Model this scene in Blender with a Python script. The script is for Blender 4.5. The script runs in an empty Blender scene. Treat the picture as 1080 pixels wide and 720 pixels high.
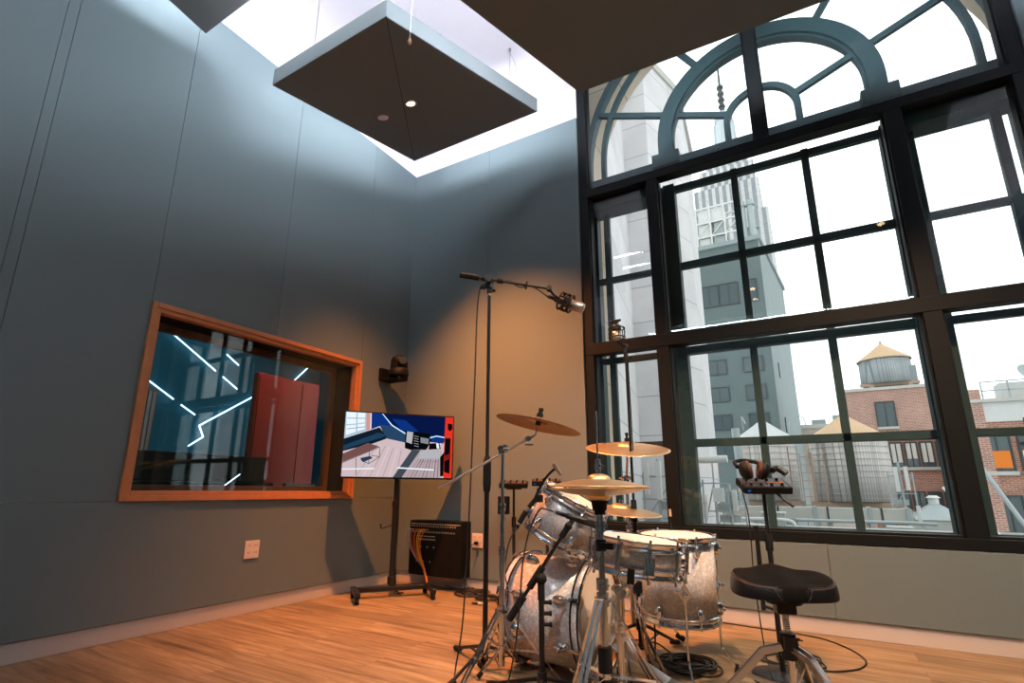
import bpy, math, random
from mathutils import Vector as V, Matrix, Quaternion
random.seed(7)
R = math.radians
PI = math.pi
sc = bpy.context.scene
col = sc.collection

# ------------------------------------------------------------------ materials
def lin(h):
    h = h.lstrip('#')
    o = []
    for i in (0, 2, 4):
        c = int(h[i:i+2], 16) / 255
        o.append(c / 12.92 if c <= .04045 else ((c + .055) / 1.055) ** 2.4)
    return (*o, 1)

def node(nt, t, **kw):
    n = nt.nodes.new(t)
    for k, v in kw.items():
        if k.startswith('i_'):
            n.inputs[k[2:].replace('_', ' ')].default_value = v
        else:
            setattr(n, k, v)
    return n

def mat(name, c, rough=.5, metal=0, spec=.5, noise=0, nscale=40, bump=0, bscale=300, coat=0, aniso=0):
    """plain surface with a little procedural variation in tone and relief"""
    m = bpy.data.materials.new(name); m.use_nodes = True
    nt = m.node_tree; b = nt.nodes['Principled BSDF']
    c = lin(c) if isinstance(c, str) else (*c, 1)
    b.inputs['Base Color'].default_value = c
    b.inputs['Roughness'].default_value = rough
    b.inputs['Metallic'].default_value = metal
    b.inputs['Specular IOR Level'].default_value = spec
    b.inputs['Coat Weight'].default_value = coat
    if aniso:
        b.inputs['Anisotropic'].default_value = aniso
    tc = node(nt, 'ShaderNodeTexCoord')
    if noise:
        n = node(nt, 'ShaderNodeTexNoise', i_Scale=nscale, i_Detail=4.0)
        r = node(nt, 'ShaderNodeMix', data_type='RGBA')
        nt.links.new(tc.outputs['Object'], n.inputs['Vector'])
        nt.links.new(n.outputs['Fac'], r.inputs['Factor'])
        r.inputs['A'].default_value = tuple(x * (1 - noise) for x in c[:3]) + (1,)
        r.inputs['B'].default_value = tuple(min(1, x * (1 + noise)) for x in c[:3]) + (1,)
        nt.links.new(r.outputs['Result'], b.inputs['Base Color'])
    if bump:
        n = node(nt, 'ShaderNodeTexNoise', i_Scale=bscale, i_Detail=3.0)
        nt.links.new(tc.outputs['Object'], n.inputs['Vector'])
        bp = node(nt, 'ShaderNodeBump', i_Strength=bump, i_Distance=.002)
        nt.links.new(n.outputs['Fac'], bp.inputs['Height'])
        nt.links.new(bp.outputs['Normal'], b.inputs['Normal'])
    return m

def emit(name, c, s):
    m = bpy.data.materials.new(name); m.use_nodes = True
    nt = m.node_tree; nt.nodes.remove(nt.nodes['Principled BSDF'])
    e = node(nt, 'ShaderNodeEmission')
    e.inputs['Color'].default_value = lin(c) if isinstance(c, str) else (*c, 1)
    e.inputs['Strength'].default_value = s
    nt.links.new(e.outputs[0], nt.nodes['Material Output'].inputs[0])
    return m

def glass(name, tint=(.972, .99, .99), refl=1.0):
    m = bpy.data.materials.new(name); m.use_nodes = True
    nt = m.node_tree; nt.nodes.remove(nt.nodes['Principled BSDF'])
    t = node(nt, 'ShaderNodeBsdfTransparent'); t.inputs['Color'].default_value = (*tint, 1)
    g = node(nt, 'ShaderNodeBsdfGlossy', i_Roughness=.0)
    ge = node(nt, 'ShaderNodeNewGeometry'); dt = node(nt, 'ShaderNodeVectorMath', operation='DOT_PRODUCT')
    nt.links.new(ge.outputs['Normal'], dt.inputs[0]); nt.links.new(ge.outputs['Incoming'], dt.inputs[1])
    def mth(op, a, b_):
        n = node(nt, 'ShaderNodeMath', operation=op)
        for i, v in enumerate((a, b_)):
            if v is None: continue
            if isinstance(v, (int, float)): n.inputs[i].default_value = v
            else: nt.links.new(v, n.inputs[i])
        return n.outputs[0]
    ab = mth('ABSOLUTE', dt.outputs['Value'], None)
    p5 = mth('POWER', mth('SUBTRACT', 1.0, ab), 5.0)
    k_out = mth('MULTIPLY', mth('ADD', mth('MULTIPLY', p5, .96), .04), refl)
    mx = node(nt, 'ShaderNodeMixShader')
    nt.links.new(k_out, mx.inputs[0])
    nt.links.new(t.outputs[0], mx.inputs[1]); nt.links.new(g.outputs[0], mx.inputs[2])
    nt.links.new(mx.outputs[0], nt.nodes['Material Output'].inputs[0])
    return m

def wood_floor():
    m = bpy.data.materials.new('oak_planks'); m.use_nodes = True
    nt = m.node_tree; b = nt.nodes['Principled BSDF']; L = nt.links.new
    tc = node(nt, 'ShaderNodeTexCoord')
    br = node(nt, 'ShaderNodeTexBrick', offset=.37, offset_frequency=2)
    for k, v in (('Scale', 1.0), ('Mortar Size', .0012), ('Mortar Smooth', .3), ('Bias', 0.0), ('Brick Width', 1.5), ('Row Height', .18)):
        br.inputs[k].default_value = v
    br.inputs['Color1'].default_value = (0, 0, 0, 1); br.inputs['Color2'].default_value = (1, 1, 1, 1)
    br.inputs['Mortar'].default_value = (.5, .5, .5, 1)
    L(tc.outputs['Object'], br.inputs['Vector'])
    # grain: long streaks, shifted from plank to plank
    sep = node(nt, 'ShaderNodeSeparateXYZ'); L(tc.outputs['Object'], sep.inputs[0])
    sh = node(nt, 'ShaderNodeMath', operation='MULTIPLY'); sh.inputs[1].default_value = 13.0
    L(br.outputs['Color'], sh.inputs[0])
    cm = node(nt, 'ShaderNodeCombineXYZ')
    L(sep.outputs['X'], cm.inputs['X']); L(sep.outputs['Y'], cm.inputs['Y']); L(sh.outputs[0], cm.inputs['Z'])
    mp = node(nt, 'ShaderNodeMapping'); mp.inputs['Scale'].default_value = (1.1, 15, 1)
    L(cm.outputs[0], mp.inputs['Vector'])
    n1 = node(nt, 'ShaderNodeTexNoise', i_Scale=1.6, i_Detail=7.0, i_Roughness=.62, i_Distortion=.6)
    L(mp.outputs[0], n1.inputs['Vector'])
    mp2 = node(nt, 'ShaderNodeMapping'); mp2.inputs['Scale'].default_value = (4, 160, 1)
    L(cm.outputs[0], mp2.inputs['Vector'])
    n2 = node(nt, 'ShaderNodeTexNoise', i_Scale=1.0, i_Detail=3.0)
    L(mp2.outputs[0], n2.inputs['Vector'])
    cr = node(nt, 'ShaderNodeValToRGB')
    e = cr.color_ramp.elements
    e[0].position = .3; e[0].color = lin('#66533c'); e[1].position = .72; e[1].color = lin('#b29c7d')
    x = cr.color_ramp.elements.new(.5); x.color = lin('#927b5d')
    L(n1.outputs['Fac'], cr.inputs['Fac'])
    mx = node(nt, 'ShaderNodeMix', data_type='RGBA', blend_type='MULTIPLY'); mx.inputs['Factor'].default_value = .6
    gr = node(nt, 'ShaderNodeValToRGB')
    gr.color_ramp.elements[0].position = .3; gr.color_ramp.elements[0].color = (.6, .56, .52, 1)
    gr.color_ramp.elements[1].position = .6; gr.color_ramp.elements[1].color = (1, 1, 1, 1)
    L(n2.outputs['Fac'], gr.inputs['Fac'])
    L(cr.outputs['Color'], mx.inputs['A']); L(gr.outputs['Color'], mx.inputs['B'])
    tone = node(nt, 'ShaderNodeMapRange'); tone.inputs['To Min'].default_value = .8; tone.inputs['To Max'].default_value = 1.14
    L(br.outputs['Color'], tone.inputs['Value'])
    m2 = node(nt, 'ShaderNodeMix', data_type='RGBA', blend_type='MULTIPLY'); m2.inputs['Factor'].default_value = 1
    L(mx.outputs['Result'], m2.inputs['A']); L(tone.outputs['Result'], m2.inputs['B'])
    m3 = node(nt, 'ShaderNodeMix', data_type='RGBA'); L(br.outputs['Fac'], m3.inputs['Factor'])
    L(m2.outputs['Result'], m3.inputs['A']); m3.inputs['B'].default_value = lin('#6a5138')
    L(m3.outputs['Result'], b.inputs['Base Color'])
    b.inputs['Roughness'].default_value = .42
    b.inputs['Specular IOR Level'].default_value = .35
    bp = node(nt, 'ShaderNodeBump', i_Strength=.08, i_Distance=.002)
    L(n2.outputs['Fac'], bp.inputs['Height']); L(bp.outputs['Normal'], b.inputs['Normal'])
    return m

def pearl():
    m = bpy.data.materials.new('marine_pearl'); m.use_nodes = True
    nt = m.node_tree; b = nt.nodes['Principled BSDF']; L = nt.links.new
    tc = node(nt, 'ShaderNodeTexCoord')
    nz = node(nt, 'ShaderNodeTexNoise', i_Scale=45.0, i_Detail=2.0)
    L(tc.outputs['Object'], nz.inputs['Vector'])
    ad = node(nt, 'ShaderNodeMix', data_type='RGBA', blend_type='ADD'); ad.inputs['Factor'].default_value = .05
    L(tc.outputs['Object'], ad.inputs['A']); L(nz.outputs['Color'], ad.inputs['B'])
    vo = node(nt, 'ShaderNodeTexVoronoi', i_Scale=105.0)
    L(ad.outputs['Result'], vo.inputs['Vector'])
    cr = node(nt, 'ShaderNodeValToRGB')
    e = cr.color_ramp.elements
    e[0].position = .15; e[0].color = lin('#cfc9c8'); e[1].position = .95; e[1].color = lin('#fbf9f8')
    x = cr.color_ramp.elements.new(.72); x.color = lin('#e2dddb')
    sp = node(nt, 'ShaderNodeSeparateColor'); L(vo.outputs['Color'], sp.inputs[0])
    L(sp.outputs[0], cr.inputs['Fac'])
    L(cr.outputs['Color'], b.inputs['Base Color'])
    b.inputs['Roughness'].default_value = .22
    b.inputs['Coat Weight'].default_value = .25
    b.inputs['Coat Roughness'].default_value = .06
    return m

def bronze(name, c1, c2):
    m = bpy.data.materials.new(name); m.use_nodes = True
    nt = m.node_tree; b = nt.nodes['Principled BSDF']; L = nt.links.new
    tc = node(nt, 'ShaderNodeTexCoord')
    sep = node(nt, 'ShaderNodeSeparateXYZ'); L(tc.outputs['Object'], sep.inputs[0])
    cx = node(nt, 'ShaderNodeCombineXYZ'); L(sep.outputs[0], cx.inputs[0]); L(sep.outputs[1], cx.inputs[1])
    ln = node(nt, 'ShaderNodeVectorMath', operation='LENGTH'); L(cx.outputs[0], ln.inputs[0])
    n = node(nt, 'ShaderNodeTexNoise', noise_dimensions='1D', i_Scale=420.0, i_Detail=2.0)
    L(ln.outputs['Value'], n.inputs['W'])
    n2 = node(nt, 'ShaderNodeTexNoise', i_Scale=9.0, i_Detail=4.0); L(tc.outputs['Object'], n2.inputs['Vector'])
    mx = node(nt, 'ShaderNodeMix', data_type='RGBA'); L(n2.outputs['Fac'], mx.inputs['Factor'])
    mx.inputs['A'].default_value = lin(c1); mx.inputs['B'].default_value = lin(c2)
    L(mx.outputs['Result'], b.inputs['Base Color'])
    b.inputs['Metallic'].default_value = .9
    b.inputs['Roughness'].default_value = .36
    bp = node(nt, 'ShaderNodeBump', i_Strength=.25, i_Distance=.001)
    L(n.outputs['Fac'], bp.inputs['Height']); L(bp.outputs['Normal'], b.inputs['Normal'])
    return m

def brick(name, c1, c2, mortar, w=.24, h=.075, ms=.008, axis='x', rough=.9, off=.5):
    """courses on upright faces: u runs along x+y, v along z"""
    m = bpy.data.materials.new(name); m.use_nodes = True
    nt = m.node_tree; b = nt.nodes['Principled BSDF']; L = nt.links.new
    tc = node(nt, 'ShaderNodeTexCoord')
    sep = node(nt, 'ShaderNodeSeparateXYZ'); L(tc.outputs['Object'], sep.inputs[0])
    ad = node(nt, 'ShaderNodeMath', operation='ADD'); L(sep.outputs[0], ad.inputs[0]); L(sep.outputs[1], ad.inputs[1])
    cx = node(nt, 'ShaderNodeCombineXYZ'); L(ad.outputs[0], cx.inputs[0]); L(sep.outputs[2], cx.inputs[1])
    br = node(nt, 'ShaderNodeTexBrick', offset=off)
    for k, v in (('Scale', 1.0), ('Mortar Size', ms), ('Mortar Smooth', .1), ('Bias', 0.0), ('Brick Width', w), ('Row Height', h)):
        br.inputs[k].default_value = v
    br.inputs['Color1'].default_value = lin(c1); br.inputs['Color2'].default_value = lin(c2); br.inputs['Mortar'].default_value = lin(mortar)
    L(cx.outputs[0], br.inputs['Vector'])
    n = node(nt, 'ShaderNodeTexNoise', i_Scale=.9, i_Detail=5.0); L(tc.outputs['Object'], n.inputs['Vector'])
    mr = node(nt, 'ShaderNodeMapRange'); mr.inputs['To Min'].default_value = .72; mr.inputs['To Max'].default_value = 1.25
    L(n.outputs['Fac'], mr.inputs['Value'])
    mx = node(nt, 'ShaderNodeMix', data_type='RGBA', blend_type='MULTIPLY'); mx.inputs['Factor'].default_value = 1
    L(br.outputs['Color'], mx.inputs['A']); L(mr.outputs['Result'], mx.inputs['B'])
    L(mx.outputs['Result'], b.inputs['Base Color'])
    b.inputs['Roughness'].default_value = rough; b.inputs['Specular IOR Level'].default_value = .2
    return m

M = {
 'fabric': mat('grey_acoustic_fabric', (.158, .206, .22), .95, spec=.08, noise=.05, nscale=220, bump=.35, bscale=900),
 'cloudfab': mat('grey_cloud_fabric', (.175, .205, .213), .95, spec=.1, noise=.05, nscale=220, bump=.3, bscale=900),
 'white': mat('white_ceiling_paint', '#ddd8dd', .85, spec=.2, noise=.02, nscale=6),
 'base': mat('baseboard_paint', '#c9c4c2', .55, noise=.02, nscale=8),
 'floor': wood_floor(),
 'blackmetal': mat('black_window_metal', (.006, .008, .009), .55, spec=.16, noise=.15, nscale=9),
 'teal': mat('teal_painted_sash', (.034, .068, .074), .6, spec=.2, noise=.25, nscale=14),
 'glass': glass('window_glass'),
 'glassc': glass('control_glass', (.93, .975, .98), .8),
 'orange_wood': mat('cherry_wood', '#bd7d50', .45, noise=.22, nscale=18),
 'brown_wood': mat('brown_wood', '#6b4c38', .5, noise=.2, nscale=20),
 'black': mat('black_plastic', (.007, .007, .0075), .55, spec=.18, noise=.1, nscale=60),
 'satin': mat('satin_black_steel', (.012, .012, .013), .35, spec=.35, noise=.1, nscale=50),
 'rubber': mat('black_rubber', (.009, .009, .009), .75, spec=.3, noise=.1, nscale=80),
 'chrome': mat('polished_chrome', (.78, .78, .79), .12, 1.0, noise=.03, nscale=20),
 'steel': mat('brushed_steel', (.55, .55, .56), .3, 1.0, noise=.06, nscale=90),
 'silver': mat('silver_mic_body', (.42, .40, .38), .4, .9, noise=.05, nscale=60),
 'gold': mat('brass_connector', (.75, .5, .2), .3, 1.0, noise=.05, nscale=60),
 'head': mat('coated_drum_head', '#dcd6d0', .6, noise=.03, nscale=40),
 'pearl': pearl(),
 'hoopwood': mat('orange_maple_hoop', '#b26a2c', .35, noise=.18, nscale=20),
 'bronze': bronze('cymbal_bronze', '#c6a272', '#e2c9a0'),
 'bronze_dark': bronze('aged_cymbal_bronze', '#96744f', '#b49066'),
 'ink': mat('black_ink', (.03, .025, .02), .6, noise=.1, nscale=60),
 'velvet': mat('brown_black_velvet', (.0075, .0068, .0065), .95, spec=.06, noise=.25, nscale=14, bump=.3, bscale=500),
 'leather': mat('black_leather', (.006, .007, .009), .42, spec=.22, noise=.12, nscale=30, bump=.2, bscale=350),
 'piping': mat('brown_piping', '#47291d', .6, noise=.1, nscale=60),
 'plate': mat('white_outlet_plastic', '#e2d9d4', .4, noise=.02, nscale=30),
 'slot': mat('outlet_slots', '#4b4340', .6, noise=.1, nscale=30),
 'cable': mat('black_cable', (.012, .012, .012), .5, noise=.1, nscale=80),
 'c_yellow': mat('yellow_cable', '#d29b1f', .5, noise=.08, nscale=60),
 'c_red': mat('red_cable', '#a8321f', .5, noise=.08, nscale=60),
 'c_grey': mat('grey_cable', '#9a948f', .5, noise=.08, nscale=60),
 'c_orange': mat('orange_cable', '#cf6a1e', .5, noise=.08, nscale=60),
 'label_white': mat('white_print', '#c9c5bd', .6, noise=.05, nscale=60),
 'blue_led': emit('small_blue_led', '#2a7be0', .35),
 'limestone': brick('limestone_blocks', '#d8c9b4', '#cdbda6', '#a5937c', 1.3, .62, .006, off=.5),
 'whitepanel': brick('pale_facade_panels', '#cfcecf', '#c8c7c8', '#a09fa1', 2.6, .92, .012, off=0),
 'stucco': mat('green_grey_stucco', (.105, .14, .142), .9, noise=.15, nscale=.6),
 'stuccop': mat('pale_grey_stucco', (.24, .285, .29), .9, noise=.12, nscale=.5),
 'darkglass': mat('dark_window_glass', (.05, .075, .082), .12, noise=.15, nscale=.4),
 'winframe': mat('dark_window_frame', (.03, .04, .042), .5, noise=.1, nscale=4),
 'redbrick': brick('red_brick', '#a9735f', '#8d5a4b', '#b5a092', .24, .085, .012),
 'redbrick2': brick('weathered_brick', '#ab7d6e', '#946757', '#bcaaa0', .26, .09, .014),
 'brickpale': brick('pale_brick', '#b1a59a', '#a3978c', '#bcb2a8', .3, .1, .01),
 'staves': brick('weathered_tank_staves', '#c4bfba', '#aea8a3', '#85807c', .12, 30, .012, off=0),
 'staves2': brick('grey_tank_staves', '#aab0b3', '#9aa1a4', '#7b8184', .16, 30, .015, off=0),
 'conebeige': mat('beige_tank_roof', '#c3a583', .85, noise=.12, nscale=1.5),
 'conegrey': mat('grey_tank_roof', '#b9bdbd', .85, noise=.12, nscale=1.5),
 'galv': mat('galvanised_steel', '#9da6a7', .6, .15, noise=.15, nscale=5),
 'rust': mat('rusty_steel', '#a18a78', .8, noise=.25, nscale=6),
 'extwhite': mat('weathered_white_paint', '#c9cbc9', .7, noise=.1, nscale=2),
 'roofing': mat('grey_roofing', '#8a8e8b', .95, noise=.2, nscale=1.2),
 'roofpale': mat('pale_roof_coping', '#b2b2ab', .9, noise=.15, nscale=1.5),
 'towerstone': brick('tower_stone', '#c4c5c4', '#bcbdbc', '#8b9196', 3.2, 400, .9, off=0),
 'towerglass': mat('tower_metal', '#b3bec2', .4, noise=.1, nscale=.05),
 'blind': mat('white_blind', '#cfcac2', .8, noise=.04, nscale=3),
 'lit': emit('lit_room_window', '#f08a3c', 1.1),
 'lit2': emit('lit_room_lamp', '#ffc98a', 1.2),
 'red': mat('red_lacquer', (.45, .012, .008), .35, noise=.08, nscale=4),
 'bluewall': mat('deep_blue_paint', (.008, .11, .16), .8, noise=.05, nscale=4),
 'darkfab': mat('dark_upholstery', (.015, .02, .025), .85, noise=.15, nscale=30),
 'pinkslat': mat('pale_wood_slats', '#a98a80', .6, noise=.12, nscale=10),
 'led': emit('cool_led_or_reflection', '#d9ecff', 4.0),
 'ledcove': emit('cove_led_strip', '#efe8ff', 6.0),
 'lampglow': emit('warm_downlight_lens', '#ffd9a8', 14.0),
}

# ------------------------------------------------------------------ mesh builder
class MB:
    def __init__(s):
        s.v = []; s.f = []; s.m = []; s.s = []; s.cur = 0
    def add(s, vs, fs, smooth=False, T=None):
        o = len(s.v)
        s.v += [tuple(T @ V(p)) if T is not None else tuple(p) for p in vs]
        for f in fs:
            s.f.append(tuple(i + o for i in f)); s.m.append(s.cur); s.s.append(smooth)
        return s
    def mat(s, i):
        s.cur = i; return s
    def bx(s, x0, x1, y0, y1, z0, z1, T=None):
        vs = [(x, y, z) for z in (z0, z1) for y in (y0, y1) for x in (x0, x1)]
        return s.add(vs, [(0, 2, 3, 1), (4, 5, 7, 6), (0, 1, 5, 4), (2, 6, 7, 3), (0, 4, 6, 2), (1, 3, 7, 5)], T=T)
    def box(s, c, d, T=None):
        return s.bx(c[0]-d[0]/2, c[0]+d[0]/2, c[1]-d[1]/2, c[1]+d[1]/2, c[2]-d[2]/2, c[2]+d[2]/2, T)
    def cyl(s, a, b, r, r2=None, n=14, caps=True):
        a = V(a); b = V(b); r2 = r if r2 is None else r2
        q = (b - a).normalized().to_track_quat('Z', 'Y')
        vs = []
        for p, rr in ((a, r), (b, r2)):
            for i in range(n):
                t = 2*PI*i/n
                vs.append(p + q @ V((rr*math.cos(t), rr*math.sin(t), 0)))
        s.add(vs, [(i, (i+1) % n, n+(i+1) % n, n+i) for i in range(n)], True)
        if caps:
            s.add(vs[:n], [tuple(reversed(range(n)))]); s.add(vs[n:], [tuple(range(n))])
        return s
    def beam(s, a, b, w, h, up=(0, 0, 1)):
        """square bar from a to b: w across, h along up"""
        a = V(a); b = V(b); d = (b-a).normalized(); u = V(up)
        x = d.cross(u)
        if x.length < 1e-4: x = d.cross(V((1, 0, 0)))
        x.normalize(); u = x.cross(d)
        vs = [p + x*(i*w/2) + u*(j*h/2) for p in (a, b) for j in (-1, 1) for i in (-1, 1)]
        return s.add(vs, [(0, 2, 3, 1), (4, 5, 7, 6), (0, 1, 5, 4), (2, 6, 7, 3), (0, 4, 6, 2), (1, 3, 7, 5)])
    def lathe(s, prof, T=None, n=32, smooth=True, a0=0, a1=2*PI):
        full = abs(a1-a0-2*PI) < 1e-6
        k = n if full else n+1
        vs = []
        for r, z in prof:
            for i in range(k):
                t = a0+(a1-a0)*i/n
                vs.append((r*math.cos(t), r*math.sin(t), z))
        fs = []
        for j in range(len(prof)-1):
            for i in range(n):
                i2 = (i+1) % k
                fs.append((j*k+i, j*k+i2, (j+1)*k+i2, (j+1)*k+i))
        return s.add(vs, fs, smooth, T)
    def ball(s, c, r, n=14, sc=(1, 1, 1)):
        pr = [(r*math.cos(t), r*math.sin(t)) for t in [(-PI/2+PI*i/(n//2)) for i in range(n//2+1)]]
        pr[0] = (r*.01, -r); pr[-1] = (r*.01, r)
        return s.lathe(pr, Matrix.Translation(c) @ Matrix.Diagonal((*sc, 1)), n)
    def torus(s, Rr, r, T=None, n=40, k=10, sz=1):
        return s.lathe([(Rr+r*math.cos(2*PI*i/k), sz*r*math.sin(2*PI*i/k)) for i in range(k+1)], T, n)
    def tube(s, pts, r, n=8, sub=6, smooth=True):
        P = [V(p) for p in pts]
        if smooth and len(P) > 2:
            Q = []
            for i in range(len(P)-1):
                p0 = P[max(i-1, 0)]; p1 = P[i]; p2 = P[i+1]; p3 = P[min(i+2, len(P)-1)]
                for j in range(sub):
                    t = j/sub
                    Q.append(.5*((2*p1)+(p2-p0)*t+(2*p0-5*p1+4*p2-p3)*t*t+(3*p1-p0-3*p2+p3)*t**3))
            Q.append(P[-1]); P = Q
        vs = []; prev = None
        for i, p in enumerate(P):
            d = (P[min(i+1, len(P)-1)]-P[max(i-1, 0)])
            d = d.normalized() if d.length > 1e-9 else V((0, 0, 1))
            if prev is None:
                x = d.orthogonal().normalized()
            else:
                x = prev-d*prev.dot(d)
                x = x.normalized() if x.length > 1e-6 else d.orthogonal().normalized()
            prev = x; y = d.cross(x)
            for j in range(n):
                t = 2*PI*j/n
                vs.append(p+x*(r*math.cos(t))+y*(r*math.sin(t)))
        fs = [(i*n+j, i*n+(j+1) % n, (i+1)*n+(j+1) % n, (i+1)*n+j) for i in range(len(P)-1) for j in range(n)]
        s.add(vs, fs, True)
        k = len(P)
        s.add(vs[:n], [tuple(reversed(range(n)))]); s.add(vs[-n:], [tuple(range(n))])
        return s
    def prism(s, poly, z0, z1, T=None):
        n = len(poly)
        vs = [(x, y, z0) for x, y in poly]+[(x, y, z1) for x, y in poly]
        fs = [tuple(reversed(range(n))), tuple(range(n, 2*n))]
        fs += [(i, (i+1) % n, n+(i+1) % n, n+i) for i in range(n)]
        return s.add(vs, fs, T=T)
    def arc(s, r0, r1, y0, y1, a0, a1, c, n=40):
        """arched band in the x-z plane about c=(x,z), thick from y0 to y1"""
        vs = []
        for i in range(n+1):
            t = a0+(a1-a0)*i/n
            for r in (r0, r1):
                for y in (y0, y1):
                    vs.append((c[0]+r*math.cos(t), y, c[1]+r*math.sin(t)))
        fs = []
        for i in range(n):
            a = i*4; b = a+4
            fs += [(a, b, b+1, a+1), (a+2, a+3, b+3, b+2), (a, a+2, b+2, b), (a+1, b+1, b+3, a+3)]
        fs += [(0, 1, 3, 2), (n*4, n*4+2, n*4+3, n*4+1)]
        return s.add(vs, fs)
    def build(s, name, mats, parent=None, bevel=0, origin=None, segs=2):
        mats = mats if isinstance(mats, (list, tuple)) else [mats]
        o0 = V((0, 0, 0))
        if parent is None:
            if origin is None:
                xs = [p[0] for p in s.v]; ys = [p[1] for p in s.v]; zs = [p[2] for p in s.v]
                origin = ((min(xs)+max(xs))/2, (min(ys)+max(ys))/2, min(zs))
            o0 = V(origin)
        me = bpy.data.meshes.new(name)
        me.from_pydata([V(p)-o0 for p in s.v], [], s.f)
        me.polygons.foreach_set('material_index', s.m)
        me.polygons.foreach_set('use_smooth', s.s)
        for m in mats:
            me.materials.append(M[m] if isinstance(m, str) else m)
        me.validate(); me.update()
        o = bpy.data.objects.new(name, me); col.objects.link(o); o.location = o0
        if parent is not None: o.parent = parent
        if bevel:
            b = o.modifiers.new('edges', 'BEVEL'); b.width = bevel; b.segments = segs; b.limit_method = 'ANGLE'; b.angle_limit = R(40)
            b.harden_normals = False
        return o

def fixn(o):
    """outward normals"""
    import bmesh
    b = bmesh.new(); b.from_mesh(o.data); bmesh.ops.recalc_face_normals(b, faces=b.faces[:]); b.to_mesh(o.data); b.free()
    return o

def tag(o, label, cat, group=None, kind=None):
    if label: o['label'] = label
    if cat: o['category'] = cat
    if group: o['group'] = group
    if kind: o['kind'] = kind
    return o
def struct(o, label=None, cat=None):
    o['kind'] = 'structure'
    return tag(o, label, cat)
def thing(name, label, cat, loc=(0, 0, 0), rz=0, group=None, q=None):
    o = bpy.data.objects.new(name, None); col.objects.link(o); o.location = loc
    o.empty_display_size = .1
    if q is not None:
        o.rotation_mode = 'QUATERNION'; o.rotation_quaternion = q
    else:
        o.rotation_euler = (0, 0, rz)
    return tag(o, label, cat, group)
def dup(o, parent=None):
    c = o.copy(); col.objects.link(c)
    if parent is not None: c.parent = parent
    return c
def copy_tree(o, parent=None):
    c = dup(o, parent)
    for ch in list(o.children): copy_tree(ch, c)
    return c
def ring(n, a0=0):
    return [a0+2*PI*i/n for i in range(n)]
def rot_from_z(d):
    return V((0, 0, 1)).rotation_difference(V(d).normalized())

# ------------------------------------------------------------------ camera
CAM = V((3.552, -4.098, .87))
pitch, roll, yaw, F = .238504911, .00765901745, .534894243, 541.816844
fw = V((-math.sin(yaw)*math.cos(pitch), math.cos(yaw)*math.cos(pitch), math.sin(pitch)))
rt = V((math.cos(yaw), math.sin(yaw), 0)); up = rt.cross(fw)
r2 = rt*math.cos(roll)+up*math.sin(roll); u2 = -rt*math.sin(roll)+up*math.cos(roll)
cd = bpy.data.cameras.new('camera'); cam = bpy.data.objects.new('camera', cd); col.objects.link(cam)
cam.matrix_world = Matrix(((r2.x, u2.x, -fw.x, CAM.x), (r2.y, u2.y, -fw.y, CAM.y), (r2.z, u2.z, -fw.z, CAM.z), (0, 0, 0, 1)))
cd.sensor_width = 36; cd.lens = F/1080*36
cd.shift_x = 13.876/1080; cd.shift_y = 24.682/1080
cd.clip_start = .05; cd.clip_end = 2000
sc.camera = cam

# ------------------------------------------------------------------ setting
XR, YF, ZT, ZC = 6.4, -7.6, 4.41, 4.83       # right wall, wall behind the camera, top of fabric, ceiling
WX0, WX1, WZ0 = 2.0, 5.06, .55               # window opening
b = MB().bx(-.35, XR+.3, YF-.3, .3, -.12, 0); struct(b.build('floor', 'floor', origin=(0, 0, 0)))
# ceiling, with a raised well where the arched window runs up
b = MB()
b.bx(-.35, XR+.3, YF-.3, -.7, ZC, ZC+.1); b.bx(-.35, WX0-.02, -.7, .3, ZC, ZC+.1); b.bx(WX1+.02, XR+.3, -.7, .3, ZC, ZC+.1)
b.bx(WX0-.12, WX0-.02, -.7, .3, ZC+.1, 5.7); b.bx(WX1+.02, WX1+.12, -.7, .3, ZC+.1, 5.7); b.bx(WX0-.12, WX1+.12, -.8, -.7, ZC+.1, 5.7)
b.bx(WX0-.12, WX1+.12, -.8, .3, 5.7, 5.8)
struct(b.build('ceiling', 'white'))

# left wall: white wall behind, fabric panels in front; opening of the control room window
CY0, CY1, CZ0, CZ1 = -2.535, -.674, .787, 2.048
b = MB()
xw0, xw1 = -.33, -.05
b.bx(xw0, xw1, YF, CY0, 0, ZC); b.bx(xw0, xw1, CY1, .25, 0, ZC); b.bx(xw0, xw1, CY0, CY1, 0, CZ0); b.bx(xw0, xw1, CY0, CY1, CZ1, ZC)
wl = struct(b.build('wall_left', 'white', origin=(0, 0, 0)))
def panel(x0, x1, y0, y1, z0, z1, parent, name='fabric_panel'):
    g = .0012
    b = MB().bx(x0, x1, y0+(g if abs(x1-x0) < .1 else 0), y1-(g if abs(x1-x0) < .1 else 0), z0+g, z1-g)
    return b.build(name, 'fabric', parent, bevel=.0016)
ys = [YF, -6.3, -5.05, -3.27, -3.215, -2.535]
BT = .103
for y0, y1 in zip(ys[:-1], ys[1:]):
    panel(-.05, 0, y0, y1, CZ0, ZT, wl)
panel(-.05, 0, CY0, -1.605, CZ1, ZT, wl); panel(-.05, 0, -1.605, CY1, CZ1, ZT, wl)
panel(-.05, 0, CY1, -.02, CZ0, ZT, wl)
for y0, y1 in ((YF, -5.05), (-5.05, -.02)):
    panel(-.05, 0, y0, y1, BT, CZ0, wl)
b = MB().bx(-.05, -.012, YF, -.02, 0, BT-.002); struct(b.build('baseboard_left', 'base', bevel=.003))

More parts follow.
